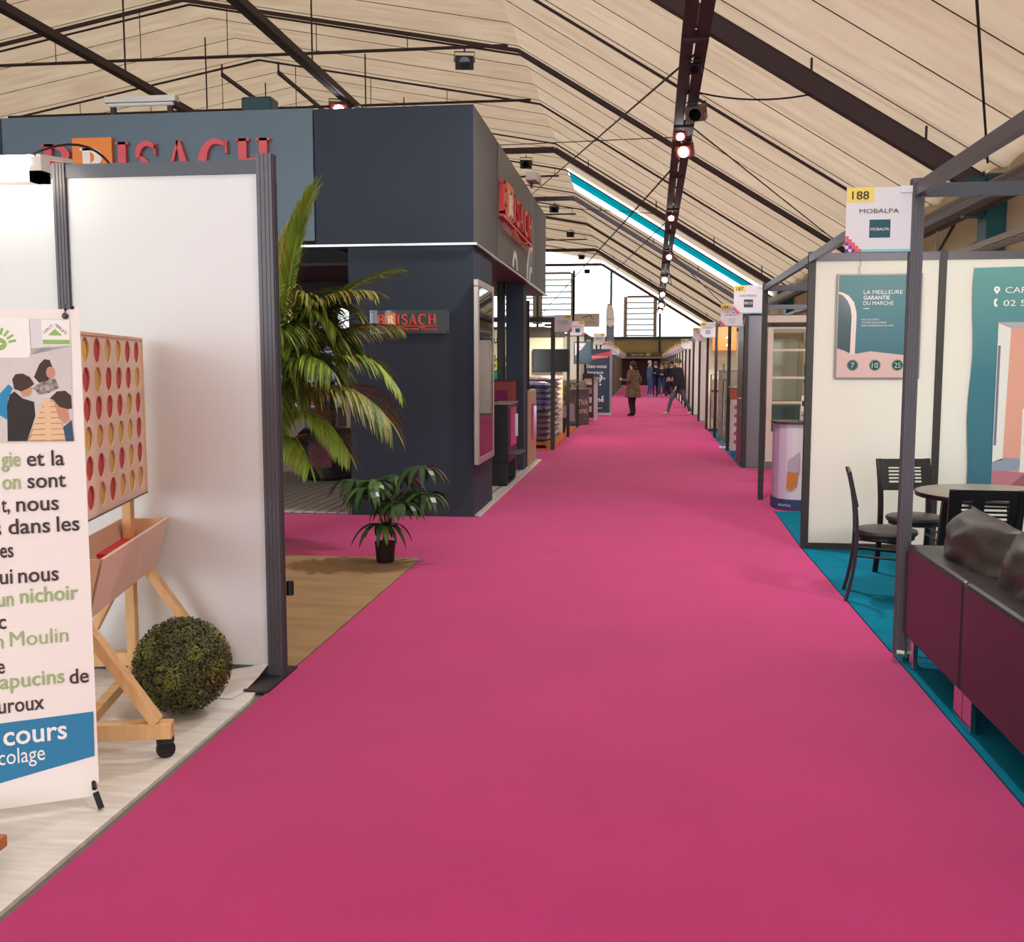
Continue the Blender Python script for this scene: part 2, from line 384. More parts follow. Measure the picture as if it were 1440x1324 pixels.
# far gable wall
wb = struct(boxo('wall_back', XL, XR + .2, YE + .25, YE + .4, -.1, 3.9, M('gable_cladding', 'b19a72', .7, var=.04)), 'beige lower wall at the far end of the hall')
for k in range(14):
    for r in range(2):
        x0 = XR - 1.6 * (k + 1)
        if r == 0 and x0 < 1 and x0 > -5: continue
        MB().box(x0, x0 + 1.56, YE + .2, YE + .25, r * 1.95 + .02, r * 1.95 + 1.93).build('panel', MATS['gable_cladding'], wb)
MB().box(XL, XR, YE + .02, YE + .25, 3.82, 4.02).build('rail', TEALD, wb)
up = MB()
up.prism([(XL, 4.0), (XR, 4.0), (XR, ZE), (XK, ZK), (XM, ZM), (XK2, ZK), (XL, ZE)], YE + .30, YE + .302)
struct(up.build('gable_sheet', poly), 'white daylit upper gable')
for i, x in enumerate((-2.75, -5.85, 1.3, -8.9, -14, -19)):
    struct(MB().box(x - .09, x + .09, YE + .0, YE + .2, 0 if x == 1.3 else 3.9, min(roofz(x), 9.6) - .1).build('column', TEALD), 'dark gable post')
for i, (x0, x1, z0, z1, n) in enumerate([(-8.5, -6.1, 5.2, 9.2, 8), (-12, -9.3, 5.2, 9.2, 8), (-1.4, .75, 4.05, 7.2, 7), (2.0, 3.2, 4.1, 5.5, 3)][:3]):
    wf = struct(MB().box(x0 - .3, x0, YE, YE + .2, z0 - .1, z1 + .1).box(x1, x1 + .3, YE, YE + .2, z0 - .1, z1 + .1).box(x0, x1, YE, YE + .2, z1, z1 + .2).build('window_%d' % (i + 1), M('pale_frame', '9c9084', .8)), 'louvred window in the white gable')
    for k in range(n):
        zz = z0 + (z1 - z0) * k / n
        MB().box(x0, x1, YE + .02, YE + .12, zz, zz + .11).build('slat', M('louvre', '8d9a94', .7), wf)
        MB().box(x0, x1, YE + .14, YE + .15, zz + .07, zz + (z1 - z0) / n).build('pane', sky_gl, wf)
dr = struct(MB().box(-2.2, 1.4, YE - .1, YE + .1, 0, 2.2).build('door_1', M('painted_opening_shade', '3a2e34', .8)), 'far doorway, its shade painted on a solid box')  # solid box; the doorway's unlit depth is put into its dark colour
t = T('exit_fascia', 'long grey and green fascia board above the far dark doorway', 'sign', (-1.9, YE - .42, 2.2))
MB().box(-.6, 4, 0, .3, 0, .5).build('board', M('olive_board', '5b5a45', .6), t)
MB().box(0, 3.5, -.04, 0, .02, .12).build('light_strip', M('grey_strip', 'a8a4a4', .5), t)
MB().box(2.1, 2.45, -.02, 0, .2, .45).build('exit_pictogram', M('exit_green', '9bb85f', .5), t)
text('Espace Bois', WLET, t, .9, .26, -.01, width=1.0)

# right wall: columns, ducts, cable ladder
for y in (17.4, 28.8, 40.3, 51.8):
    struct(MB().box(XR - .3, XR, y - .22, y + .22, 0, ZE - .1).box(XR - .6, XR, y - .1, y + .1, 3.9, 4.5).build('column', TEALD), 'dark teal steel column on the long wall')
struct(MB().tube([(5.1, 8, 4.1), (5.1, 60, 4.1)], .19, 12).build('duct', M('brown_duct', '4c4140', .5)), 'long brown heating duct along the wall')
cl = MB(); cl.bar((4.95, 8, 3.35), (4.95, 60, 3.35), .03, .09); cl.bar((5.25, 8, 3.35), (5.25, 60, 3.35), .03, .09)
for k in range(120): cl.bar((4.95, 8.2 + k * .42, 3.35), (5.25, 8.2 + k * .42, 3.35), .03, .02)
for k in range(5): cl.bar((4.9, 12 + k * 5.75, 3.3), (5.7, 12 + k * 5.75, 3.75), .05, .05); cl.bar((5.1, 13.4 + k * 5.75, 3.35), (5.1, 13.4 + k * 5.75, 4.1), .05, .05)
struct(cl.build('cable_ladder', M('galvanised', '8a7f76', .5, metal=.4)), 'cable ladder along the wall under the duct')
struct(MB().bar((5.3, 17.4, 4.6), (5.3, 23, 2.3), .04, .04).build('wall_brace', STEEL))

# ------------------------------------------------------------------ floor coverings
car = MB().flat([(-1.77, -4), (1.34, -4), (1.36, 9.0), (1.415, 11.2), (4.35, 11.2), (4.35, 16.0), (1.5, 16.0), (1.55, 22), (1.62, 27), (1.66, 86.4), (-4.4, 86.4), (-4.4, 82), (-1.5, 82), (-1.62, 33), (-1.66, 19.0), (-4.6, 19.0), (-4.6, 16.9), (-1.66, 16.9), (-1.69, 10.38), (-9, 10.38), (-9, 8.05), (-1.765, 8.05)], -.012, 0)
tag(car.build('aisle_carpet', MAG), 'long magenta carpet running down the whole aisle', 'carpet')
tag(MB().flat([(1.345, -4), (4.4, -4), (4.4, 11.19), (1.425, 11.19), (1.37, 9.0)], -.012, .001).build('stand_carpet', TEAL), 'teal carpet under the sofa, round table and chairs', 'carpet')
tag(MB().flat([(1.505, 16.01), (4.4, 16.01), (4.4, 26), (1.62, 26), (1.56, 22)], -.012, .001).build('stand_carpet', TEAL), 'narrow teal carpet beyond the grey door frame', 'carpet')
tag(MB().box(-9, -1.775, 4.86, 8.045, -.012, .001).build('beige_carpet', BEIGE), 'beige carpet between the white partition and the cross aisle', 'carpet')
tag(MB().box(-2.6, -1.67, 19.02, 26, -.012, .0012).build('orange_carpet', M('orange_red_carpet', 'c8492f', .95)), 'orange-red carpet corner beside the far left stands', 'carpet')
vf = T('vinyl_floor', 'whitewashed wood-effect vinyl floor with curled edge by the partition', 'vinyl floor')
MB().flat([(-9, -3), (-1.80, -3), (-1.80, 4.45), (-1.86, 4.82), (-9, 4.86)], -.012, .003).build('sheet', VINYL, vf)
vs = []
for i in range(9):
    t_ = i / 8
    for j in range(5): vs.append((-2.10 + .25 * j / 4 - .03 * (1 - t_) * j / 4, 4.45 + t_ * .385, .006 + (.06 * t_ ** 2.2) * (.2 + .8 * j / 4)))
MB().add(vs, [(i * 5 + j, i * 5 + j + 1, (i + 1) * 5 + j + 1, (i + 1) * 5 + j) for i in range(8) for j in range(4)]).build('curled_edge', VINYL, vf, smooth=True)

# ------------------------------------------------------------------ system stand helpers
def grooved_post(name, x, y, z0, z1, m, parent, s=.055, z=None):
    mb = MB(); h = s / 2; g = s * .06
    mb.box(x - h, x + h, y - h, y + h, z0, z1)
    for i in (-1, 1):
        for k in (-.55, 0, .55):
            mb.box(x + k * h - g / 2, x + k * h + g / 2, y + i * h - (g if i < 0 else 0), y + i * h + (g if i > 0 else 0), z0, z1)
            mb.box(x + i * h - (g if i < 0 else 0), x + i * h + (g if i > 0 else 0), y + k * h - g / 2, y + k * h + g / 2, z0, z1)
    return mb.build(name, m, parent)

# left partition
pa = T('partition_wall', 'white partition with grey aluminium frame behind the wooden game', 'partition', (0, 4.85, 0))
boxo('panel', -2.84, -1.84, -.01, .01, .05, 2.47, WHITE, pa)
boxo('panel', -3.86, -2.86, -.01, .01, .05, 2.47, WHITE, pa)
boxo('rail', -2.84, -1.84, -.022, .022, 2.47, 2.535, STEELB, pa)
boxo('rail', -3.86, -2.86, -.022, .022, 2.47, 2.535, STEELB, pa)
boxo('rail', -2.84, -1.84, -.022, .022, .0, .05, STEELB, pa)
grooved_post('post', -1.81, 0, 0, 2.56, PROF, pa, .075); grooved_post('post', -2.86, 0, 0, 2.54, PROF, pa, .062)
grooved_post('post', -3.9, 0, 0, 2.54, PROF, pa, .055)
boxo('foot_plate', -1.88, -1.755, -.29, .13, 0, .012, M('dark_plate', '3b3438', .5, metal=.3), pa)
MB().tube([(-1.76, .06, .40), (-1.76, .06, .47)], .02, 8).build('clamp', BLACK, pa)
sl = T('strip_light', 'glowing fluorescent strip light above the white partition', 'light fixture', (-3.3, 4.56, 2.40))
boxo('housing', -.65, .53, -.03, .05, .0, .05, SILV, sl)
MB().tube([(-.62, 0, .09), (.47, 0, .09)], .038, 10).build('tube', LAMP, sl)
boxo('end_cap', .47, .53, -.03, .04, .0, .115, M('grey_cap', 'c9c4be', .5), sl)
MB().bar((.5, 0, .12), (.5, .28, .15), .02, .02).build('clamp', MATS['grey_cap'], sl)
MB().tube(bez((.44, .05, .14), (.62, .2, .28), (.70, .29, .13), 8), .006, 6).build('cable', BLACK, sl)

# ------------------------------------------------------------------ banner
bn = T('x_banner', 'white printed banner stand with photo, green and brown text and blue box', 'banner', (-1.893, 3.28, 0.06), math.radians(29.2))
LEAN = .035
bz = bpy.data.objects.new('cloth', None)
def lean(o): o.rotation_euler = (-LEAN, 0, 0); return o
vs = []; fs = []
NX, NZ = 10, 18
for j in range(NZ + 1):
    for i in range(NX + 1):
        u = -.80 + .80 * i / NX; v = -.02 + 1.705 * j / NZ
        xx = u
        vs.append((xx, .0008 * math.sin(u * 9 + v * 3), v))
mb = MB(); mb.add(vs, [(j * (NX + 1) + i, j * (NX + 1) + i + 1, (j + 1) * (NX + 1) + i + 1, (j + 1) * (NX + 1) + i) for j in range(NZ) for i in range(NX)])
cloth = mb.build('cloth', M('banner_cloth', 'ece3e0', .6), bn, smooth=True); lean(cloth)
B = dict(
blue=[(-0.78, -0.01), (-0.78, 0.272), (-0.009, 0.283), (-0.011, 0.124)],
blogo=[(-0.6, 1.655), (-0.157, 1.653), (-0.157, 1.544), (-0.162, 1.52), (-0.6, 1.519)],
girlhair=[(-0.15, 1.455), (-0.132, 1.498), (-0.116, 1.515), (-0.099, 1.513), (-0.089, 1.479), (-0.106, 1.443), (-0.135, 1.436)],
girlbody=[(-0.155, 1.419), (-0.124, 1.443), (-0.084, 1.45), (-0.074, 1.418), (-0.103, 1.402), (-0.137, 1.395)],
boyhair=[(-0.217, 1.448), (-0.206, 1.465), (-0.184, 1.467), (-0.163, 1.455), (-0.15, 1.431), (-0.169, 1.417), (-0.191, 1.407), (-0.212, 1.415)],
boyface=[(-0.195, 1.412), (-0.168, 1.426), (-0.155, 1.417), (-0.165, 1.393), (-0.187, 1.388)],
boybody=[(-0.239, 1.24), (-0.236, 1.36), (-0.226, 1.396), (-0.212, 1.407), (-0.187, 1.383), (-0.153, 1.371), (-0.151, 1.323), (-0.163, 1.287), (-0.18, 1.239)],
blue1=[(-0.27, 1.384), (-0.229, 1.431), (-0.216, 1.419), (-0.231, 1.384), (-0.238, 1.312), (-0.27, 1.336)],
rhair=[(-0.104, 1.382), (-0.081, 1.406), (-0.054, 1.408), (-0.037, 1.391), (-0.036, 1.347), (-0.05, 1.345), (-0.074, 1.353), (-0.093, 1.377)],
rface=[(-0.091, 1.372), (-0.074, 1.353), (-0.05, 1.345), (-0.045, 1.308), (-0.063, 1.294), (-0.08, 1.321)],
rbody=[(-0.066, 1.284), (-0.038, 1.308), (-0.034, 1.235), (-0.06, 1.235)],
wood=[(-0.18, 1.239), (-0.151, 1.306), (-0.122, 1.37), (-0.093, 1.375), (-0.074, 1.309), (-0.047, 1.235)],
photo=[(-.6, 1.519), (-0.03, 1.561), (-0.036, 1.235), (-.6, 1.24)],
photo2=[(-.155, 1.652), (-.031, 1.651), (-.030, 1.56), (-.155, 1.53)])
PH = M('photo_pale', 'cfc6c6', .7, var=.05, scale=8); SK = M('skin_print', 'c48d72', .7); HR = M('hair_print', '43332e', .7)
def bd(k, m, y, name): return lean(decal(name, m, bn, B[k], y))
bd('photo', PH, -0.0022, 'photo_print'); bd('photo2', M('photo_grey', 'd6d2d6', .7), -0.0022, 'photo_print'); bd('blogo', PHONG, -0.0030, 'logo_print')
bd('girlhair', HR, -0.0032, 'photo_print'); bd('girlbody', M('striped_print', 'b3a8a2', .7, col2='4b403c', scale=60), -0.0031, 'photo_print')
lean(decal('photo_print', SK, bn, disc(-.098, 1.470, .014, r2=.02), -0.0035))
bd('blue1', M('blue_print', '2f86b8', .7), -0.0030, 'photo_print')
bd('boybody', M('black_print', '2f292a', .7), -0.0032, 'photo_print'); bd('boyface', SK, -0.0034, 'photo_print'); bd('boyhair', HR, -0.0036, 'photo_print')
WDP = M('wood_print', 'e0bc98', .7)
bd('wood', M('wood_print_shade', 'b28c6c', .7), -0.0033, 'photo_print')
for k in range(7):
    z = 1.242 + k * .019; hw = .062 - k * .0062
    lean(decal('photo_print', WDP, bn, [(-.113 - hw, z), (-.113 + hw, z), (-.113 + hw * .82, z + .0155), (-.113 - hw * .82, z + .0155)], -0.0035))
lean(decal('photo_print', WDP, bn, rect(-.122, -.104, 1.24, 1.385), -0.0038))
bd('rbody', M('navy_print', '3b5068', .7), -0.0039, 'photo_print'); bd('rface', SK, -0.0040, 'photo_print'); bd('rhair', HR, -0.0041, 'photo_print')
lean(decal('logo_print', PHONG, bn, rect(-.120, -.032, 1.563, 1.648), -0.0030))
lean(decal('logo_print', M('logo_green', '93b56c', .7), bn, [(-0.101, 1.596), (-0.079, 1.618), (-0.056, 1.596)], -0.0037))
lean(decal('logo_print', MATS['logo_green'], bn, rect(-.118, -.034, 1.566, 1.581), -0.0037))
for i, ch in enumerate('LEROY'):
    o = text(ch, DTXT, bn, 0, 0, 0, width=.0075, h=.009, bold=.01); o.location = (-.109 + i * .0058, -0.0039, 1.599 + i * .0052); o.rotation_euler = (-LEAN, -.72, 0)
for i, ch in enumerate('MERLIN'):
    o = text(ch, DTXT, bn, 0, 0, 0, width=.0075 if ch != 'I' else .003, h=.009, bold=.01); o.location = (-.077 + i * .0052, -0.0039, 1.627 - i * .0050); o.rotation_euler = (-LEAN, .72, 0)
lean(decal('logo_print', MATS['logo_green'], bn, disc(-.254, 1.565, .026, r2=.022), -0.0034))
lean(decal('logo_print', PHONG, bn, [(-.262, 1.562), (-.252, 1.572), (-.240, 1.566), (-.252, 1.560)], -0.0037))
for k in range(5):
    a = -.1 + k * .36; r0, r1 = .032, .056; cx, cz = -.254, 1.565; px, pz = math.cos(a) * .004, -math.sin(a) * .004
    sx, cz2 = math.sin(a), math.cos(a)
    lean(decal('logo_print', MATS['logo_green'], bn, [(cx + sx * r0 - px, cz + cz2 * r0 - pz), (cx + sx * r1 - px, cz + cz2 * r1 - pz), (cx + sx * r1 + px, cz + cz2 * r1 + pz), (cx + sx * r0 + px, cz + cz2 * r0 + pz)], -0.0034))
BL = M('blue_box_print', '2a7aa6', .6); bd('blue', BL, -0.0022, 'blue_box')
def bt(s, m, x0, x1, z, bold=.012, h=.046, y=-0.0030): return lean(text(s, m, bn, x0, z, y, width=x1 - x0, h=h, bold=bold))
for s, m, a, b, z in [('gie', GREEN, -.262, -.204, 1.155), ('et la', DTXT, -.184, -.067, 1.154), ('on', GREEN, -.262, -.207, 1.078), ('sont', DTXT, -.185, -.065, 1.079), ('t,', DTXT, -.268, -.243, 1.001),
                      ('nous', DTXT, -.223, -.091, 1.001), ('s', DTXT, -.293, -.272, .923), ('dans', DTXT, -.25, -.121, .925), ('les', DTXT, -.1, -.028, .926), ('es', DTXT, -.279, -.238, .847), ('ui', DTXT, -.283, -.244, .757),
                      ('nous', DTXT, -.227, -.101, .757), ('un', GREEN, -.293, -.245, .680), ('nichoir', GREEN, -.225, -.042, .686), ('c', DTXT, -.294, -.270, .604), ('n', GREEN, -.304, -.282, .537), ('Moulin', GREEN, -.262, -.08, .540),
                      ('e', DTXT, -.303, -.281, .451), ('apucins', GREEN, -.299, -.097, .397), ('de', DTXT, -.081, -.019, .390), ('uroux', DTXT, -.307, -.164, .313)]:
    bt(s, m, a, b, z, h=.054)
bt('cours', WLET, -.296, -.096, .200, .014, .070); bt('colage', WLET, -.314, -.169, .134, 0, .056)
pole = MB(); pole.tube([(-.79, .03, -.04), (-.02, .05, 1.7)], .006, 6); pole.tube([(-.03, .03, 0), (-.78, .05, 1.7)], .006, 6)
lean(pole.build('cross_pole', BLACK, bn))
MB().tube([(-.015, -.02, .012), (-.022, .05, .06)], .008, 8).tube([(.005, -.05, -.05), (-.012, -.022, .0)], .011, 8).build('foot', BLACK, bn)
MB().tube([(-.78, -.04, -.055), (-.78, .1, .03)], .011, 8).build('foot', BLACK, bn)
MB().tube([(-.40, .35, -.05), (-.40, .02, .6)], .009, 8).build('foot', BLACK, bn)
lean(MB().tube([(-.045, -.005, 1.665), (-.043, -.012, 1.685), (-.040, .01, 1.70)], .005, 6).ball((-.045, -.006, 1.662), .011, 10, 6, sc=(1, .4, 1)).build('corner_hook', M('hook_grey', '4a4648', .4, metal=.5), bn))

# ------------------------------------------------------------------ giant wooden game
gm = T('wooden_game', 'giant upright wooden disc-dropping game on wheeled pine frame', 'game', (-2.18, 3.626, 0), math.radians(103.4))
GL = 1.12; Z0, Z1 = .93, 1.675
YD = M('yellow_disc', 'e0ba5e', .5); RD = M('red_disc', 'c8403e', .5)
# board: face plates with round holes; local x along board, -y faces the aisle
cols, rows = 7, 6; cw = GL / cols; rh = (Z1 - Z0 - .03) / rows
def holed(y0, y1):
    mb = MB(); n = 16; R = .052
    for c in range(cols):
        for r in range(rows):
            cx = (c + .5) * cw; cz = Z0 + .03 + (r + .5) * rh; hx, hz = cw / 2, rh / 2
            ring = []; out = []
            for i in range(n):
                a = 2 * PI * i / n + PI / n; ca, sa = math.cos(a), math.sin(a)
                ring.append((cx + R * ca, cz + R * sa)); k = min(hx / abs(ca) if abs(ca) > 1e-6 else 9, hz / abs(sa) if abs(sa) > 1e-6 else 9)
                out.append((cx + k * ca, cz + k * sa))
            # snap corner directions to the cell corners
            vs = [(x, y, z) for y in (y0, y1) for x, z in ring + out]; fs = []
            for i in range(n):
                j = (i + 1) % n
                fs += [(i, n + i, n + j, j)[::-1], (2 * n + i, 2 * n + j, 3 * n + j, 3 * n + i)[::-1], (i, j, 2 * n + j, 2 * n + i)]
            o = len(mb.v); mb.add(vs, fs)
            for i in range(n):
                j = (i + 1) % n; a, b = out[i], out[j]
                if abs(a[0] - b[0]) > 1e-5 and abs(a[1] - b[1]) > 1e-5:
                    kx = cx + hx * (1 if (a[0] + b[0]) / 2 > cx else -1); kz = cz + hz * (1 if (a[1] + b[1]) / 2 > cz else -1)
                    mb.add([(a[0], y0, a[1]), (kx, y0, kz), (b[0], y0, b[1])], [(0, 1, 2)])
    mb.box(0, GL, y0, y1, Z0, Z0 + .03)
    return mb
holed(-.026, -.019).build('board_face', PLY, gm); holed(.019, .030).build('board_face', PLY, gm)
MB().box(-.012, 0, -.032, .032, Z0, Z1 + .012).box(GL, GL + .012, -.032, .032, Z0, Z1 + .012).build('board_edge', PLYE, gm)
MB().box(-.012, GL + .012, -.032, -.017, Z1, Z1 + .012).box(-.012, GL + .012, .017, .032, Z1, Z1 + .012).build('board_edge', PLYE, gm)
for c in range(1, cols): MB().box(c * cw - .006, c * cw + .006, -.017, .017, Z0 + .03, Z1).build('divider', PLYE, gm)
pat = ['yryyrr', 'ryrrry', 'rrrryr', 'yyyyyr', 'rryryr', 'ryryyy']
dm = {}
for r in range(rows):
    for c in range(cols):
        ch = pat[r][c - 1] if c > 0 else random.choice('ry')
        cx = (c + .5) * cw; cz = Z0 + .03 + (rows - 1 - r + .5) * rh
        if ch not in dm:
            d = MB(); d.lathe([(.0585, -.008), (.062, -.004), (.062, .004), (.0585, .008)], 20); o = d.build('game_disc', YD if ch == 'y' else RD); dm[ch] = o
        else: o = dm[ch].copy(); C.objects.link(o)
        mw = Matrix.Rotation(math.radians(103.4), 4, 'Z'); p = mw @ Vector((cx, -.009, cz)); o.location = (p.x - 2.18, p.y + 3.626, p.z)
        o.rotation_euler = (PI / 2, 0, math.radians(103.4))
        cn = {'y': 'yellow', 'r': 'red'}[ch]
        tag(o, ('%s game disc in the %s row, %s column counted from the banner' if c else '%s game disc in the %s row, %s behind the banner edge') % (cn, ['top', 'second', 'third', 'fourth', 'fifth', 'bottom'][r], ['hidden', 'first', 'second', 'third', 'fourth', 'fifth', 'sixth'][c]), 'game disc', 'discs in the wooden game board')
MB().box(0, GL, -.034, -.03, Z0 + .004, Z0 + .010).build('release_rod', M('rod', '6e5c50', .4, metal=.6), gm)
for X in (.035, GL - .035):
    MB().box(X - .035, X + .035, .032, .075, .13, Z1 - .1).build('post', PINE, gm, bevel=.003)
    MB().box(X - .03, X + .03, -.36, .36, .085, .15).build('foot_beam', PINE, gm, bevel=.003)
    for s in (-1, 1):
        MB().bar((X - .0, s * .30, .15), (X - .0, s * .02 + .03, .62), .04, .07, up=(1, 0, 0)).build('leg', PINE, gm, bevel=.003)
    for s in (-1, 1):
        cst = MB(); cst.lathe([(.006, -.014), (.036, -.014), (.038, 0), (.036, .014), (.006, .014)], 18)
        w_ = cst.build('caster', BLACK, gm, smooth=True); w_.location = (X, s * .33, .038); w_.rotation_euler = (0, PI / 2, .35)
        MB().box(X - .022, X + .022, s * .33 - .03, s * .33 + .03, .062, .085).tube([(X - .0, s * .33, .06), (X, s * .33, .085)], .014, 8).build('caster_fork', BLK2, gm)
MB().box(.035, GL - .035, -.02, .02, .095, .14).build('stretcher', PINE, gm)
# trough
th0, th1 = .06, GL + .06
def pl(pts, m, nm, th=.012):
    """panel from 4 corner points, thickened along its normal"""
    p = [Vector(q) for q in pts]; n = (p[1] - p[0]).cross(p[3] - p[0]).normalized() * th
    MB().add([q for q in p] + [q + n for q in p], [(0, 1, 2, 3), (7, 6, 5, 4), (0, 4, 5, 1), (1, 5, 6, 2), (2, 6, 7, 3), (3, 7, 4, 0)]).build(nm, m, gm)
TZ1, TZ0 = .80, .56
pl([(th0, -.115, TZ1), (th1, -.115, TZ1), (th1, -.05, TZ0), (th0, -.05, TZ0)], PLY, 'trough_side')
pl([(th0, .115, TZ1), (th0, .05, TZ0), (th1, .05, TZ0), (th1, .115, TZ1)], PLY, 'trough_side')
pl([(th0, -.113, TZ1), (th0, -.05, TZ0), (th0, .05, TZ0), (th0, .113, TZ1)], PLYE, 'trough_end')
pl([(th1, -.113, TZ1), (th1, .113, TZ1), (th1, .05, TZ0), (th1, -.05, TZ0)], PLYE, 'trough_end')
MB().box(th0, th1, -.05, .05, TZ0, TZ0 + .012).build('trough_floor', M('trough_orange', 'c9764e', .6), gm)
tc = MB()
tc.box(th1 - .55, th1 - .015, -.078, .078, TZ0 + .135, TZ0 + .16)
tc.build('trough_liner', M('red_box', 'd9252c', .5), gm)['label'] = 'bright red liner in the trough'

# ------------------------------------------------------------------ boxwood ball
bb = T('boxwood_ball', 'round dark green artificial boxwood ball on the pale vinyl floor', 'plant', (-2.03, 4.25, .222))
MB().ball((0, 0, 0), .195, 24, 16).build('core', M('ball_core', '2a2c1c', .9), bb, smooth=True)
G1 = M('box_leaf', '555c33', .55); G2 = M('box_leaf_olive', '747a34', .55); G3 = M('box_leaf_brown', '4a4029', .6)
mb = MB()
for i in range(9000):
    z = random.uniform(-1, 1); a = random.uniform(0, 2 * PI); r = math.sqrt(1 - z * z); n = Vector((r * math.cos(a), r * math.sin(a), z))
    if n.z < -.95: continue
    p = n * (.192 + random.uniform(0, .024)); t1 = n.orthogonal().normalized(); t1.rotate(Matrix.Rotation(random.uniform(0, 6.28), 3, n)); t2 = n.cross(t1)
    t1 = (t1 + n * random.uniform(-.2, .9)).normalized(); L = random.uniform(.008, .013); W = L * .42
    nz_ = math.sin(n.x * 5 + 1) * math.sin(n.y * 6) * math.cos(n.z * 5)
    mi = 1 if (nz_ > .12 and random.random() < .7) else (2 if random.random() < .33 else 0)
    mb.add([p - t1 * L, p + t2 * W, p + t1 * L, p - t2 * W], [(0, 1, 2, 3)], mi)
mb.build('foliage', [G1, G2, G3], bb)['kind'] = 'stuff'

# low wooden bench corner at the bottom left
lb = T('wooden_bench', 'low orange-brown wooden bench corner on the pale floor, mostly out of view', 'bench', (-2.35, 2.55, 0))
boxo('top', -.4, .40, -.3, .29, .06, .10, M('orange_wood', 'b5703c', .5, var=.1, scale=6), lb, bevel=.005)
for x in (-.34, .3):
    for y in (-.25, .22): boxo('leg', x, x + .05, y, y + .05, 0, .06, MATS['orange_wood'], lb)

# ------------------------------------------------------------------ serif sign letters
def letter(ch, hz, stem, thin, mb, x, y0, y1, z, wd):
    """adds a serif capital to mb; returns nothing"""
    s, t, H_ = stem, thin, hz
    def R(x0, x1, z0, z1): mb.prism(rect(x + x0, x + x1, z + z0, z + z1), y0, y1)
    def arc(cx, cz, rx, rz, a0, a1, w0, w1, n=14):
        P = []; Q = []
        for i in range(n + 1):
            u = i / n; a = a0 + (a1 - a0) * u; wd_ = w0 + (w1 - w0) * math.sin(PI * u)
            P.append((x + cx + rx * math.cos(a), z + cz + rz * math.sin(a))); Q.append((x + cx + (rx - wd_) * math.cos(a), z + cz + (rz - min(wd_, t * 1.1 + .25 * wd_)) * math.sin(a)))
        for i in range(n): mb.prism([P[i], P[i + 1], Q[i + 1], Q[i]], y0, y1)
    def stemserif(x0):
        R(x0, x0 + s, 0, H_); R(x0 - t * .8, x0 + s + t * .8, 0, t * .7); R(x0 - t * .8, x0 + s + t * .8, H_ - t * .7, H_)
    if ch == 'I': stemserif(wd / 2 - s / 2)
    if ch == 'H':
        stemserif(t); stemserif(wd - s - t); R(t + s, wd - s - t, H_ * .47, H_ * .47 + t)
    if ch in 'BR':
        stemserif(t); rx = wd - t - s * 1.1
        arc(t + s, H_ * .745, rx, H_ * .255, -PI / 2, PI / 2, t, s)
        if ch == 'B': arc(t + s, H_ * .27, rx * 1.12, H_ * .27, -PI / 2, PI / 2, t, s)
        else:
            mb.prism([(x + t + s * 1.2, z + H_ * .5), (x + t + s * 2.2, z + H_ * .5), (x + wd + t, z), (x + wd - s * .9, z)], y0, y1); R(wd - s, wd + t * 1.5, 0, t * .7)
    if ch == 'A':
        mb.prism([(x + t * .5, z), (x + t * 1.5, z), (x + wd * .52, z + H_), (x + wd * .45, z + H_)], y0, y1)
        mb.prism([(x + wd - s * 1.25, z), (x + wd - t * .2, z), (x + wd * .56, z + H_), (x + wd * .42, z + H_)], y0, y1)
        R(wd * .25, wd * .72, H_ * .30, H_ * .30 + t * .8); R(-t * .3, t * 2.4, 0, t * .7); R(wd - s * 1.6, wd + t * .4, 0, t * .7)
    if ch == 'C':
        arc(wd * .52, H_ / 2, wd * .5, H_ * .52, PI * .28, PI * 1.72, t, s * 1.1, 20); R(wd * .80, wd * .86, H_ * .68, H_ * .98)
    if ch == 'S':
        arc(wd * .5, H_ * .745, wd * .42, H_ * .27, PI * .12, PI * 1.2, t, s * .8); arc(wd * .5, H_ * .265, wd * .44, H_ * .28, -PI * .85, PI * .2, t, s * .8)
        mb.prism([(x + wd * .14, z + H_ * .62), (x + wd * .34, z + H_ * .66), (x + wd * .88, z + H_ * .40), (x + wd * .68, z + H_ * .34)], y0, y1)
        R(wd * .80, wd * .86, H_ * .68, H_ * .96); R(wd * .12, wd * .18, H_ * .04, H_ * .33)
def brand(parent, x0, z0, W, H_, y0, y1, redm=None, sub=True, narrow=None):
    redm = redm or RED
    ws = [('B', 1.0), ('R', 1.28), ('I', .55), ('S', .88), ('A', 1.05), ('C', 1.15), ('H', 1.15)]; tot = sum(a for _, a in ws) + .1 * 7; k = W / tot; x = x0
    for ch, a in ws:
        wd = a * k; st = .26 * k; tn = .11 * k
        if ch == 'R':
            MB().prism(rect(x - .02 * k, x + wd + .04 * k, z0 - .05 * H_, z0 + H_ * 1.12), y0 + .002, y1).build('orange_square', ORANGE, parent)
            mb = MB(); letter('R', H_ * .86, st, tn, mb, x + .22 * k, y0 - .006, y0 + .002, z0 + .02 * H_, wd * .62); mb.build('letter', WLET, parent)
        else:
            mb = MB(); letter(ch, H_, st, tn, mb, x, y0, y1, z0, wd); mb.build('letter', redm, parent)
        x += wd + .1 * k
    MB().prism(rect(x0, x0 + W, z0 - .17 * H_, z0 - .09 * H_), y0, y1).build('underline', redm, parent)
    P = [(x0 + W * (.35 + .45 * i / 12), z0 - .19 * H_ - .17 * H_ * math.sin(PI * i / 12)) for i in range(13)]; Q = [(a, b - .05 * H_) for a, b in P]
    mb = MB()
    for i in range(12): mb.prism([P[i], P[i + 1], Q[i + 1], Q[i]], y0, y1)
    mb.build('swoosh', ORANGE, parent)
    if sub: text('CREATEUR DE FEUX', redm, parent, x0, z0 - .56 * H_, y0, width=W, h=.24 * H_, bold=.01)

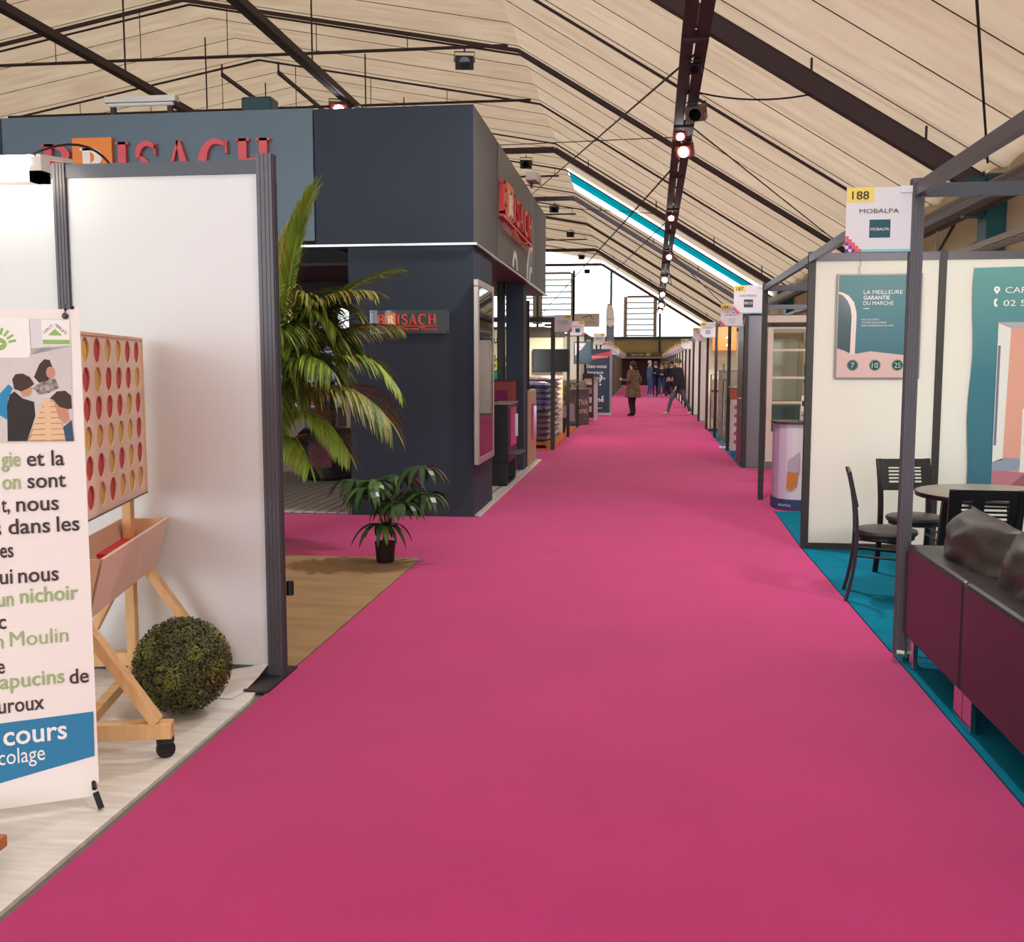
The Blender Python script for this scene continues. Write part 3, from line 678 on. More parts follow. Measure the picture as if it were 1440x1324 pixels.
# ------------------------------------------------------------------ blue booth
bo = T('exhibition_booth', 'large slate-blue booth with tall fascia and red raised shop lettering', 'booth', (0, 0, 0))
def bpanel(x0, x1, y0, y1, z0, z1, m, nm='panel', bev=.003): return boxo(nm, x0, x1, y0, y1, z0, z1, m, bo, bev)
bpanel(-3.35, -1.712, 10.35, 10.55, 2.79, 4.14, NAVY, 'fascia_panel')
bpanel(-6.75, -3.36, 10.34, 10.55, 2.83, 4.15, NAVYL, 'fascia_panel')
bpanel(-9.6, -6.76, 10.35, 10.55, 2.79, 4.15, NAVY, 'fascia_panel')
bpanel(-1.91, -1.71, 10.352, 12.02, 2.79, 4.14, GREYP, 'fascia_panel')
bpanel(-1.90, -1.70, 12.03, 16.0, 2.81, 4.13, M('shiny_grey_panel', '5a5957', .5, metal=.0, var=.05, scale=1.5), 'fascia_panel')
bpanel(-1.91, -1.71, 16.01, 18.0, 2.79, 4.14, GREYP, 'fascia_panel')
bpanel(-3.2, -1.715, 10.56, 17.98, 2.77, 2.79, M('brown_soffit', '4a3c3e', .6), 'soffit')
bpanel(-9.6, -1.92, 17.8, 17.98, 2.79, 4.13, NAVY, 'fascia_panel')
bpanel(-9.6, -3.0, 10.56, 17.9, 2.60, 2.63, M('dark_ceiling', '3b3235', .8), 'ceiling_board')
bpanel(-9.6, -3.0, 12.5, 12.6, 2.35, 2.6, M('dark_header', '332c31', .7), 'header')
mb = MB(); mb.bar((-9.6, 10.32, 2.775), (-1.69, 10.32, 2.775), .03, .022); mb.bar((-1.69, 10.32, 2.775), (-1.69, 18.0, 2.775), .03, .022); mb.build('edge_rail', SILV, bo)
bpanel(-3.02, -1.72, 10.36, 10.56, 0, 2.765, NAVY, 'pillar_panel')
bpanel(-1.91, -1.72, 10.561, 11.66, 0, 2.765, NAVY, 'pillar_panel'); 
bpanel(-2.02, -1.76, 15.1, 15.5, 0, 2.77, NAVY, 'column'); bpanel(-2.16, -2.06, 15.15, 15.35, 0, 2.77, BLACK, 'column')
bpanel(-9.6, -9.5, 10.6, 17.9, 0, 2.6, NAVY, 'wall_panel')
bpanel(-7.6, -5.6, 15.7, 15.8, 0, 2.6, M('dark_wallboard', '4a4246', .7), 'wall_panel')
fl = T('booth_floor', 'striped grey and white board floor of the blue stove booth', 'floor', (0, 0, 0))
boxo('base', -9.5, -1.69, 10.39, 16.88, -.012, .004, M('deck_base', '4b4a4c', .8), fl)
D1 = M('deck_light', 'b9b3af', .5, var=.06, scale=3, stretch=(4, .6, 1)); D2 = M('deck_dark', '77716f', .6)
pm = None
for k in range(58):
    x = -1.70 - k * .125
    if pm is None: o = MB().box(-.10, 0, 10.40, 16.85, 0, .012).build('plank', D1, fl, bevel=0); pm = o
    else: o = pm.copy(); C.objects.link(o)
    o.location = (x, 0, .002)
MB().box(-1.69, -1.655, 10.40, 16.87, -.01, .016).build('edge_trim', M('pale_trim', 'cdbcb8', .4), fl)
MB().box(-3.2, -1.655, 16.855, 16.9, -.01, .016).build('edge_trim', MATS['pale_trim'], fl)
RB2 = M('sign_red_pink', 'd4505c', .4)
s1 = T('raised_lettering', 'large red raised letters with orange square on the blue fascia above the partition', 'sign', (-6.29, 10.34, 3.42))
brand(s1, 0, 0, 2.53, .44, -.05, 0, RB2)
s2 = T('raised_lettering', 'red raised letters with orange square on the grey side fascia by the aisle', 'sign', (-1.70, 12.10, 3.36), PI / 2)
brand(s2, 0, 0, 3.2, .36, -.05, 0, RED)
BLU = M('swirl_blue', '3e86a2', .4); BW = M('swirl_white', 'e6eef2', .4)
for (cx, cz, r, m, w_) in ((3.45, -.60, .60, BW, .10), (3.45, -.60, .48, BLU, .16), (3.45, -.60, .28, BW, .08), (1.5, -.56, .26, BW, .09)):
    mb = MB(); n = 16; a1 = PI * (.97 if cx > 2 else .95)
    for i in range(n):
        a, b = PI * .42 + (a1 - PI * .42) * i / n if cx > 2 else .1 + (a1 - .1) * i / n, PI * .42 + (a1 - PI * .42) * (i + 1) / n if cx > 2 else .1 + (a1 - .1) * (i + 1) / n
        mb.prism([(cx + r * math.cos(a), cz + r * math.sin(a)), (cx + r * math.cos(b), cz + r * math.sin(b)), (cx + (r - w_) * math.cos(b), cz + (r - w_) * math.sin(b)), (cx + (r - w_) * math.cos(a), cz + (r - w_) * math.sin(a))], -.008, 0)
    mb.build('swirl', m, s2)
s3 = T('glass_sign', 'small clear sign plate with red lettering on the blue pillar', 'sign', (-2.79, 10.33, 1.885))
MB().box(0, .83, 0, .006, 0, .235).build('plate', M('acrylic', '56626b', .06, metal=.3), s3)
brand(s3, .075, .09, .63, .105, -.006, -.001, M('bright_red', 'e0442c', .4))
for x in (.02, .81):
    for z in (.02, .215): MB().lathe([(.007, 0), (.007, .02)], 8).build('standoff', CHROME, s3, loc=(x, .02, z), rot=(PI / 2, 0, 0))
# framed poster on the pier
fp = T('framed_poster', 'tall silver-framed poster on the side of the blue pillar', 'poster', (-1.70, 10.25, .55), PI / 2)
mb = MB(); mb.box(0, 1.1, -.05, 0, 0, .07).box(0, 1.1, -.05, 0, 1.80, 1.87).box(0, .07, -.05, 0, .07, 1.80).box(1.03, 1.1, -.05, 0, .07, 1.80); mb.build('frame', M('satin_silver', 'a8a19e', .35, metal=.6), fp, bevel=.006)
def grad(name, stops, axis='Z', a=0, b=1, rough=.5):
    if name in MATS: return MATS[name]
    m = bpy.data.materials.new(name); m.use_nodes = True; N = m.node_tree.nodes; L = m.node_tree.links
    tc = N.new('ShaderNodeTexCoord'); sp = N.new('ShaderNodeSeparateXYZ'); mr = N.new('ShaderNodeMapRange'); rp = N.new('ShaderNodeValToRGB')
    L.new(tc.outputs['Object'], sp.inputs[0]); L.new(sp.outputs[axis], mr.inputs[0]); mr.inputs[1].default_value = a; mr.inputs[2].default_value = b
    L.new(mr.outputs[0], rp.inputs[0]); cr = rp.color_ramp
    while len(cr.elements) < len(stops): cr.elements.new(.5)
    for e, (p, c) in zip(cr.elements, stops): e.position = p; e.color = lin(c)
    bs = N['Principled BSDF']; L.new(rp.outputs[0], bs.inputs['Base Color']); bs.inputs['Roughness'].default_value = rough
    MATS[name] = m; return m
MB().box(.07, 1.03, -.02, -.012, .07, 1.80).build('print', M('poster_grey', 'b7adb2', .5, var=.15, scale=3, stretch=(3, 1, .6)), fp)
decal('photo_print', M('poster_dark', '5b5058', .5), fp, [(.25, .9), (.6, .95), (.72, 1.0), (.7, .78), (.45, .7), (.3, .72)], -.022)
decal('photo_print', M('poster_skin', 'a8716a', .5), fp, disc(.45, 1.05, .12, r2=.10), -.0225)
decal('photo_print', M('poster_dark', '5b5058', .5), fp, [(.18, 1.3), (.85, 1.22), (.9, 1.32), (.55, 1.40), (.2, 1.55)], -.022)
decal('photo_print', M('poster_red', '8d3f48', .5), fp, rect(.12, .3, 1.62, 1.78), -.022)
MB().box(.07, 1.03, -.045, -.042, .07, 1.80).build('pane', glass_mat('poster_glass', (.9, .9, .9, 1)), fp)

# stoves
def stove(t, w_, d, h, m, door, nm_leg=True):
    boxo('body', 0, w_, 0, d, .0, h, m, t, .008)
st = T('pellet_stove', 'low black stove with pink reflecting glass and small shelf beside the pillar', 'stove', (-1.93, 12.98, .014))
boxo('body', 0, .22, .0, .9, .30, 1.05, BLACK, st, .01); boxo('base', .0, .20, .05, .85, 0, .03, BLACK, st)
boxo('side_panel', 0, .21, .0, .06, .03, .30, BLACK, st); boxo('side_panel', 0, .21, .84, .9, .03, .30, BLACK, st)
boxo('top_plate', -.01, .24, -.01, .91, 1.05, 1.07, M('stove_top', '7c7472', .4), st)
boxo('glass_door', .22, .232, .18, .78, .50, 1.0, M('pink_reflection_glass', '6e2c4c', .08), st); boxo('shelf', .2, .36, .1, .8, .40, .415, M('shelf_grey', '4d494d', .4, metal=.4), st)  # the carpet's pink reflection is put into the glass colour
boxo('handle', .232, .25, .79, .81, .6, .9, SILV, st)
st2 = T('pellet_stove', 'tall black stove with beige front and long black flue pipe', 'stove', (-2.06, 15.62, .014))
boxo('body', 0, .30, 0, 1.15, .0, 1.17, BLACK, st2, .01)
boxo('front_plate', .30, .32, .02, 1.13, .0, 1.165, M('beige_front', 'b0937c', .5), st2)
boxo('glass_door', .321, .33, .42, .86, .38, .95, M('pink_reflection_glass2', '7c2a44', .08), st2); boxo('handle', .33, .35, .88, .90, .42, .9, CHROME, st2)  # pink reflection in the glass colour here too
MB().tube([(.24, .35, 1.17), (.24, .35, 2.55)], .055, 14).build('flue_pipe', BLACK, st2, smooth=True)
rb = T('red_cabinet', 'dark red stove cabinet glimpsed behind the black stove', 'stove', (-2.35, 14.6, .014))
boxo('body', 0, .5, 0, .5, 0, 1.33, M('dark_red', '7a2222', .45), rb, .01); boxo('top_plate', -.01, .51, -.01, .51, 1.33, 1.35, BLACK, rb); boxo('glass_door', .08, .42, -.01, 0, .6, 1.2, MATS['pink_reflection_glass'], rb)
# inside the booth behind the palm
sp_ = T('wall_screen', 'blue and white picture of a shop front behind the palm leaves', 'poster', (-5.1, 13.95, .98))
boxo('frame', -.03, .95, 0, .04, -.03, .70, BLACK, sp_); boxo('print', 0, .92, -.004, 0, 0, .66, M('pic_pale', 'b7c4e2', .5), sp_)
decal('photo_print', M('pic_blue', '2277a8', .5), sp_, [(.18, .36), (.74, .42), (.74, .60), (.18, .54)], -.006)
text('Pyrelio', WLET, sp_, .38, .46, -.008, width=.28)
decal('photo_print', M('pic_red', 'a2504c', .5), sp_, rect(.26, .66, .02, .28), -.006)
for x in (.22, .68, .1): decal('photo_print', M('pic_white', 'dfe4f4', .5), sp_, rect(x, x + .04, .0, .36), -.007)
sp2 = T('wall_screen', 'upper framed light-blue picture behind the palm leaves', 'poster', (-5.0, 14.4, 1.75))
boxo('frame', -.03, .63, 0, .04, -.03, .55, BLACK, sp2); boxo('print', 0, .6, -.004, 0, 0, .52, M('pic_lilac', 'b9bdd6', .5), sp2)
decal('photo_print', MATS['pic_blue'], sp2, [(.0, .0), (.16, .02), (.10, .22), (0, .2)], -.006); decal('photo_print', M('pic_pink', 'cf6a76', .5), sp2, [(.08, .24), (.3, .33), (.28, .26), (.1, .18)], -.006)
sp3 = T('wall_poster', 'navy and white striped poster next to the blue pillar', 'poster', (-4.25, 13.3, 1.35))
boxo('board', 0, .33, 0, .02, 0, .62, M('pic_navy', '3c4468', .5), sp3)
for k in range(4): decal('stripe', MATS['pic_white'], sp3, [(0.01, .38 + k * .055), (.32, .41 + k * .055), (.32, .43 + k * .055), (.01, .40 + k * .055)], -.002)
decal('stripe', MATS['pic_white'], sp3, rect(.13, .18, .03, .36), -.002)
bpot = T('round_stove', 'squat round black stove on the booth floor behind the palm', 'stove', (-4.25, 13.6, .014))
MB().lathe([(.30, 0), (.42, .05), (.46, .3), (.44, .62), (.36, .7), (.1, .72)], 28).build('body', BLACK, bpot, smooth=True)
boxo('glass_door', -.16, .16, -.47, -.43, .2, .5, MATS['pink_reflection_glass'], bpot)
MB().tube([(0, 0, .7), (0, 0, 2.6)], .075, 14).build('flue_pipe', BLACK, bpot)
bc = T('display_cabinet', 'beige and blue display cabinet behind the palm', 'cabinet', (-5.25, 14.45, .014))
boxo('body', 0, .34, 0, .4, 0, .93, M('cab_beige', '8c7a68', .5), bc); boxo('side_panel', .34, .44, 0, .4, 0, .95, M('cab_blue', '1f5f8c', .5), bc); boxo('door', .45, .86, 0, .4, 0, .93, M('cab_navy', '27313f', .5), bc)
# on top of the booth
f2 = T('strip_light', 'white batten light fitting on top of the blue fascia', 'light fixture', (-5.65, 10.5, 4.16))
boxo('housing', 0, .78, -.05, .05, .14, .20, SILV, f2); MB().tube([(.03, -.02, .12), (.75, -.02, .12)], .02, 8).build('tube', WHITE, f2); boxo('bracket', .05, .1, -.02, .02, 0, .14, STEEL, f2); boxo('bracket', .68, .73, -.02, .02, 0, .14, STEEL, f2)
f3 = T('teal_projector', 'small dark teal box unit standing on the booth roof', 'projector', (-5.35, 13.6, 2.64))
boxo('stand', .1, .3, -.1, .1, 0, 2.2, STEEL, f3); boxo('body', 0, .42, -.15, .15, 2.2, 2.47, M('teal_box', '1f4452', .4), f3, .03); boxo('arm', -.15, .42, -.05, .05, 2.2, 2.24, STEEL, f3)
f4 = T('floodlight', 'white floodlight clamped above the side fascia', 'spotlight', (-1.62, 15.2, 4.14))
boxo('body', -.1, .06, -.2, .2, .08, .20, M('white_metal', 'cfc8c4', .4), f4, .01); boxo('reflector', .06, .09, -.18, .18, .06, .18, MATS['grey_cap'], f4); boxo('bracket', -.05, -.02, -.02, .02, 0, .1, STEEL, f4)

# ------------------------------------------------------------------ plants
PG = [M('palm_green', '86a63e', .45, var=.2, scale=6), M('palm_olive', '8a8238', .5, var=.2, scale=6), M('palm_dark', '5f7430', .5, var=.2, scale=6)]
def blade(mb, p0, d, L, W, droop, side, mi=0, n=4):
    """one narrow leaf: curved strip"""
    p = Vector(p0); d = Vector(d).normalized(); vs = []
    s = d.cross(Vector((0, 0, 1)));  s = s.normalized() if s.length > .05 else Vector((1, 0, 0))
    s = (s + Vector(side) * .5).normalized()
    for i in range(n + 1):
        t = i / n; wd = W * (math.sin(PI * min(1, .12 + t * .88)) ** .7) * .5 if i < n else .0008
        vs += [p + s * wd, p + Vector((0, 0, .12 * W)), p - s * wd] if False else [p + s * wd, p - s * wd]
        p = p + d * (L / n); d = (d + Vector((0, 0, -droop / n))).normalized()
    mb.add(vs, [(2 * i, 2 * i + 1, 2 * i + 3, 2 * i + 2) for i in range(n)], mi)
def frond(parent, a, b, c, L, nleaf, droop, mats, W=.035, up=.35):
    pts = bez(a, b, c, 24); mb = MB(); mb.tube(pts[::3], .01, 5, mi=0, rs=[.014 - .0014 * i for i in range(9)])
    for k in range(nleaf):
        t = .16 + .84 * k / nleaf; i = min(23, int(t * 24)); f = t * 24 - i; p = pts[i].lerp(pts[i + 1], f); d = (pts[i + 1] - pts[i]).normalized()
        sd = d.cross(Vector((0, 0, 1))); sd = sd.normalized() if sd.length > .1 else Vector((1, 0, 0))
        ll = L * (.45 + .9 * math.sin(PI * min(1, .15 + t * .8))) * random.uniform(.85, 1.1)
        for s in (-1, 1):
            dd = sd * s * .75 + d * (.55 + .5 * t) + Vector((0, 0, up * (1 - t)))
            blade(mb, p, dd, ll, W, droop * random.uniform(.8, 1.3), (0, 0, .3), mi=random.choice((0, 0, 1)))
        if k == nleaf - 1: blade(mb, p, d, ll, W, droop * .5, (0, 0, 0), 0)
    return mb.build('frond', mats, parent)
pp = T('potted_palm', 'tall potted palm with long arching fronds in front of the blue booth', 'plant', (-3.45, 8.7, 0))
MB().lathe([(.15, 0), (.21, .02), (.24, .36), (.25, .38), (.22, .38), (.2, .34)], 24).build('pot', BLACK, pp, smooth=True)
for dx, dy in ((0, 0), (.07, .05), (-.06, .04), (.02, -.07)):
    MB().tube(bez((dx, dy, .3), (dx * 2 + .1, dy * 2, 1.0), (dx * 2.5 + .3, dy * 2, 1.7), 6), .028, 8, rs=[.03 - .002 * i for i in range(7)]).build('stem', M('palm_stem', '6b6436', .6), pp)
def P8(px, py, dy=0): # metres relative to pot
    return ((px - 383) * .0061 + .30, dy, 1.55 + (515 - py) * .00595)
FR = [((385, 520), (392, 340), (436, 262), .25, .3, 0, 0), ((383, 520), (370, 330), (405, 300), .25, .3, 1, .1), ((388, 520), (445, 400), (553, 376), .27, .9, 0, 0), ((388, 530), (440, 395), (530, 410), .30, 1.5, 1, -.25), ((388, 545), (450, 440), (540, 455), .32, 1.6, 1, .25),
      ((386, 560), (490, 450), (549, 545), .32, 1.8, 0, .1), ((386, 600), (480, 500), (552, 592), .42, 1.7, 1, -.25), ((386, 610), (440, 545), (500, 640), .30, 1.4, 0, -.35), ((386, 640), (410, 590), (445, 655), .26, 1.5, 0, -.4),
      ((386, 560), (350, 420), (300, 400), .3, 1.2, 1, .4), ((386, 560), (360, 450), (310, 520), .3, 1.2, 0, -.2), ((386, 540), (400, 430), (420, 470), .32, 1.6, 2, -.6), ((386, 570), (430, 470), (480, 520), .34, 1.7, 2, -.45), ((386, 570), (390, 500), (400, 600), .3, 1.5, 2, -.5), ((386, 540), (440, 480), (450, 420), .3, 1.2, 2, .5), ((384, 560), (430, 420), (465, 500), .33, 1.7, 2, .1)]
for k in range(12):
    px = random.uniform(425, 505); py = random.uniform(400, 590)
    FR.append(((386, random.uniform(520, 620)), ((px + 380) / 2, py - random.uniform(60, 110)), (px, py), random.uniform(.26, .34), random.uniform(1.3, 1.9), random.choice((0, 1, 1, 2)), random.uniform(-.5, .5)))
for a, b, c, L, dr, mi, dy in FR:
    frond(pp, P8(*a), P8(*b, dy * .5), P8(*c, dy), L * 1.1, 44, dr, [PG[mi], PG[(mi + 1) % 3]], W=.021)
AR = [M('aralia_green', '2c4a2a', .35, var=.3, scale=8), M('aralia_mid', '4c6a34', .4, var=.2, scale=8)]
ap = T('potted_plant', 'small potted plant with drooping glossy leaves on the beige carpet edge', 'plant', (-2.02, 7.85, 0))
MB().lathe([(.062, 0), (.07, .01), (.082, .16), (.086, .165), (.076, .165), (.07, .14)], 22).build('pot', M('pot_brown', '2b2020', .6), ap, smooth=True)
hubs = [(525, 680, -.15), (575, 700, -.15), (605, 690, 0), (530, 672, -.05), (598, 652, 0), (585, 690, .1), (515, 690, .08), (555, 668, .12), (545, 733, -.14), (562, 700, -.08), (500, 672, -.02)]
for hx, hy, dy in hubs:
    tip = Vector(((hx - 542) * .0054, dy, (790 - hy) * .0054)); base = Vector((random.uniform(-.02, .02), random.uniform(-.02, .02), .14))
    MB().tube(bez(base, base + Vector((0, 0, .25)), tip, 6), .008, 6).build('stem', M('aralia_stem', '6a4a30', .6), ap)
    mb = MB()
    for k in range(15):
        a = 2 * PI * k / 15 + random.uniform(-.2, .2)
        blade(mb, tip, (math.cos(a), math.sin(a), .45), random.uniform(.24, .36), .046, 2.6, (0, 0, .2), mi=random.choice((0, 0, 1)), n=6)
    mb.build('leaf_cluster', AR, ap)

# ------------------------------------------------------------------ hanging number signs
def number_sign(x0, y, num, name_, s=.32, right=True, label='', logo='1f4d5c', logotext=None, z=2.14, group='square white stand signs on the posts', name2=None):
    t = T('stand_sign', label, 'sign', (x0, y - .02, z), 0, group)
    MB().box(0, s, 0, .004, 0, s).build('board', M('sign_white', 'd9d5dc', .5), t)
    sx = 0 if right else s * .58
    decal('number_label', M('sign_yellow', 'e8cf62', .5), t, rect(sx, sx + s * .42, s * .77, s))
    text(num, DTXT, t, sx + s * .08, s * .815, -.004, width=s * .26, h=s * .13, bold=.01)
    if name_: text(name_, DTXT, t, s / 2, s * .6, -.003, width=s * .6 if len(name_) > 6 else s * .4, h=s * .07, bold=.01, align='CENTER')
    if name2: text(name2, DTXT, t, s / 2, s * .48, -.003, width=s * .6, h=s * .07, bold=.01, align='CENTER')
    if logo: decal('logo_print', M('logo_' + logo, logo, .5), t, rect(s * .36, s * .68, s * .22, s * .50) if not name2 else rect(s * .36, s * .68, s * .12, s * .36))
    if logotext: text(logotext, WLET, t, s * .52, s * .33, -.004, width=s * .28, align='CENTER', bold=.01)
    c = s * .05; P_ = M('pix_coral', 'dd5a62', .5); V_ = M('pix_purple', '5a3a92', .5); K_ = M('pix_pink', 'e0b8dc', .5)
    cells = [(0, 4, P_), (0, 3, P_), (1, 3, P_), (1, 2, P_), (2, 2, P_), (2, 1, P_), (3, 1, P_), (3, 0, P_), (4, 0, P_), (0, 2, V_), (1, 1, V_), (2, 0, V_), (0, 0, V_), (0, 1, K_), (1, 0, K_)]
    for i, j, m in cells:
        xx = i * c if right else s - (i + 1) * c
        decal('pixel_print', m, t, rect(xx, xx + c, j * c, (j + 1) * c))
    decal('edge_print', M('pix_cyan', '7fc4cf', .5), t, rect(c * 5, s, 0, c * .8) if right else rect(0, s - c * 5, 0, c * .8))
    cx = s - .06 if right else 0
    MB().box(cx, cx + .06, -.006, .01, s - .03, s + .004).build('clip', WHITE, t)
    return t
number_sign(1.022, 5.56, '188', 'MOBALPA', .325, True, 'white sign reading 188 on the nearest right-hand post', '1f4d5c', 'MOBALPA', z=2.135)
number_sign(1.02, 12.17, '187', 'ILUCO TRAVAUX', .32, True, 'white sign reading 187 above the brochure counter', '3b3f4a', 'IBCO', z=2.155)
number_sign(1.155, 16.05, '184', 'ART DECO', .33, True, 'white sign numbered 184 just beyond sign 187', 'c9c4cc', None, z=2.16, name2='HABITAT')
number_sign(1.205, 22.75, '180', 'ART COULEUR', .33, True, 'third white numbered sign on the right, over the stone panels', 'a59aa6', None, z=2.17)
number_sign(1.20, 25.9, '178', 'DECO', .33, True, 'pale sign partly behind the third right-hand sign', None, None, z=2.17)
number_sign(1.27, 36.0, '172', 'CONCEPT', .35, True, 'small far sign right of the exit fascia', None, None, z=2.14)
number_sign(-1.64, 19.04, '191', 'ETS HUBERT', .32, False, 'white sign on the post beside the wall television', None, None, z=2.175, name2='AU JARDIN')
number_sign(-1.60, 22.6, '193', 'PERGOLA', .31, False, 'pale pink sign with dark teal logo, second on the left', '31505f', None, z=2.22)
number_sign(-1.61, 33.38, '199', 'BATI RENOV', .37, False, 'far left sign above the navy roll-up banner', None, None, z=2.24, name2='MAISON')
k = 0
for i in range(11):
    y = 40 + i * 3.4
    number_sign(1.28 + .002 * i, y, str(170 - 2 * i), '', .34, True, 'distant right-hand stand sign, %s past sign 172' % ['first', 'second', 'third', 'fourth', 'fifth', 'sixth', 'seventh', 'eighth', 'ninth', 'tenth', 'last'][i], 'c0a8b0' if i % 2 else None, None, z=2.14)
    number_sign(-1.60, y, str(203 + 2 * i), '', .34, False, 'distant left-hand stand sign, %s past the navy banner' % ['first', 'second', 'third', 'fourth', 'fifth', 'sixth', 'seventh', 'eighth', 'ninth', 'tenth', 'last'][i], 'b8b0c0' if i % 2 else None, None, z=2.16)

# ------------------------------------------------------------------ right stand (sofa, table, poster)
rs = T('exhibition_stand', 'open stand frame with cream panels around the sofa and round table', 'stand')
grooved_post('post', 1.375, 5.56, 0, 2.50, PROF, rs, .06)
grooved_post('post', 1.385, 8.93, 0, 2.50, PROFD, rs, .055); grooved_post('post', 2.43, 8.93, 0, 2.50, PROFD, rs, .055); grooved_post('post', 3.46, 8.93, 0, 2.5, PROFD, rs, .055); grooved_post('post', 4.38, 8.93, 0, 2.5, PROFD, rs, .055)
for a, b in ((1.415, 2.40), (2.46, 3.43), (3.49, 4.35)):
    boxo('panel', a, b, 8.92, 8.94, .05, 2.42, CREAMW, rs); boxo('rail', a, b, 8.90, 8.96, 2.42, 2.485, PROF, rs); boxo('rail', a, b, 8.90, 8.96, 0, .05, PROFD, rs)
boxo('rail', 1.41, 4.38, 5.53, 5.58, 2.41, 2.475, STEELB, rs)
boxo('rail', 1.355, 1.395, 5.59, 8.90, 2.41, 2.475, PROF, rs); boxo('rail', 1.355, 1.395, -1, 5.53, 2.41, 2.475, PROF, rs)
boxo('rail', 4.36, 4.40, -1, 8.9, 2.41, 2.475, PROF, rs); boxo('panel', 4.37, 4.39, 5.6, 8.9, .05, 2.41, CREAMW, rs)
for z in (.3, .9):
    pass
MB().box(1.32, 1.37, 5.46, 5.50, 0.0, .05).bar((1.36, 5.48, .05), (1.39, 5.53, .03), .04, .03).build('post_foot', CHROME, rs)
MB().tube([(1.40, 5.5, .03), (1.7, 5.45, .02)], .004, 5).build('foot_cable', SILV, rs)
sl2 = T('stand_or_fill_lamp', 'added fill spot on the top rail of the sofa stand, out of view', 'light fixture', (2.6, 5.56, 2.48)); MB().box(-.12, .12, -.05, .05, .06, .11).build('lamp_head', BLACK, sl2); MB().box(-.02, .02, -.02, .02, 0, .06).build('bracket', STEEL, sl2)  # unseen spot added to brighten the sofa stand
ld = bpy.data.lights.new('lamp', 'SPOT'); ld.energy = 130; ld.spot_size = math.radians(140); ld.spot_blend = .8; ld.shadow_soft_size = .15; ld.color = (1, .97, .92)
lo = bpy.data.objects.new('lamp', ld); C.objects.link(lo); lo.parent = sl2; lo.location = (0, .12, .08); lo.rotation_euler = (math.radians(55), 0, 0)
ps = T('framed_poster', 'hanging glossy teal poster with pale arch and white heading', 'poster', (1.60, 8.90, 1.46))
PT = grad('poster_teal', [(0, '175a6b'), (.6, '246a75'), (1, '3f757a')], 'Z', 0, .84, .45)
MB().box(0, .655, -.012, 0, 0, .84).build('print', PT, ps)
mb = MB(); mb.box(-.012, .667, -.018, .0, -.012, .0).box(-.012, .667, -.018, .0, .84, .852).box(-.012, 0, -.018, 0, 0, .84).box(.655, .667, -.018, 0, 0, .84); mb.build('frame', M('frame_grey', '7a736f', .4, metal=.4), ps)
PK = M('poster_pink', 'cfaca6', .3); DK = M('poster_dark_teal', '1c3a42', .2)
yy = -.014
decal('arch_print', PK, ps, [(.0, 0), (.655, 0), (.655, .17), (.27, .215), (.16, .195), (.10, .20), (0, .25)], yy)
decal('arch_print', DK, ps, [(0, .24), (.105, .205), (.105, .52), (.095, .58), (.07, .63), (.03, .675), (0, .69)], yy - .001)
arc_o = [(0, .705), (.03, .70), (.08, .675), (.125, .62), (.145, .55), (.15, .50), (.145, .19), (.105, .19), (.11, .50), (.10, .57), (.075, .63), (.03, .68), (0, .69)]
decal('arch_print', M('poster_arch', 'dcc3bd', .3), ps, arc_o, yy - .002)
text('LA MEILLEURE', WLET, ps, .20, .685, -.017, width=.31, h=.033, bold=.014); text('GARANTIE', WLET, ps, .20, .64, -.017, width=.21, h=.033, bold=.014); text('DU MARCHÉ', WLET, ps, .20, .595, -.017, width=.24, h=.033)
decal('rule', WLET, ps, rect(.20, .25, .565, .570), -.017)
text('INCLUSE DANS', WLET, ps, .19, .47, -.017, width=.14, h=.014); text('TOUTES NOS OFFRES', WLET, ps, .19, .445, -.017, width=.20, h=.014); text('SANS SUPPLÉMENT DE PRIX', WLET, ps, .19, .42, -.017, width=.26, h=.014)
for cx, s in ((.13, '7'), (.31, '10'), (.49, '25')):
    decal('badge', DK, ps, disc(cx, .10, .046), -.016); decal('badge', M('badge_green', '5e9c84', .3), ps, disc(cx, .10, .043), -.0165); decal('badge', DK, ps, disc(cx, .10, .039), -.017)
    text(s, M('badge_pale', 'a9d2bc', .3), ps, cx, .078, -.019, width=.05 if len(s) > 1 else .025, h=.045, align='CENTER')
for x in (.17, .60): MB().tube([(x, -.005, .85), (x - .012, -.01, .90), (x + .005, 0, .93), (x - .01, .0, 1.0)], .0025, 5).build('hanging_wire', SILV, ps)
bp_ = T('wall_banner', 'large teal wall banner with address lines and pink kitchen picture', 'banner', (2.675, 8.90, .40))
vs = []
for j in range(12):
    for i in range(9):
        vs.append((1.65 * i / 8 + (.012 * math.sin(j * 1.1) if i == 0 else 0), -.006 - .003 * math.sin(j * .9 + i), 1.95 * j / 11 + (.03 * i / 8 if j == 11 else 0)))
MB().add(vs, [(j * 9 + i, j * 9 + i + 1, (j + 1) * 9 + i + 1, (j + 1) * 9 + i) for j in range(11) for i in range(8)]).build('cloth', grad('banner_teal', [(0, '2a6276'), (.55, '2f6f7c'), (1, '5f9896')], 'Z', 0, 1.95, .6), bp_, smooth=True)
text('CAP SUD', WLET, bp_, .24, 1.745, -.014, width=.36, h=.05); text('02 54 34 07 07', WLET, bp_, .23, 1.64, -.014, width=.62, h=.05)
decal('pin_symbol', WLET, bp_, [(.155, 1.79), (.175, 1.80), (.195, 1.79), (.20, 1.77), (.175, 1.735), (.15, 1.77)], -.013); decal('pin_symbol', M('pin_teal', '4f8c8e', .5), bp_, disc(.175, 1.776, .008, 12), -.0145)
decal('phone_symbol', WLET, bp_, [(.165, 1.70), (.18, 1.70), (.183, 1.685), (.173, 1.68), (.173, 1.655), (.185, 1.65), (.182, 1.635), (.165, 1.635), (.155, 1.655), (.155, 1.68)], -.013)
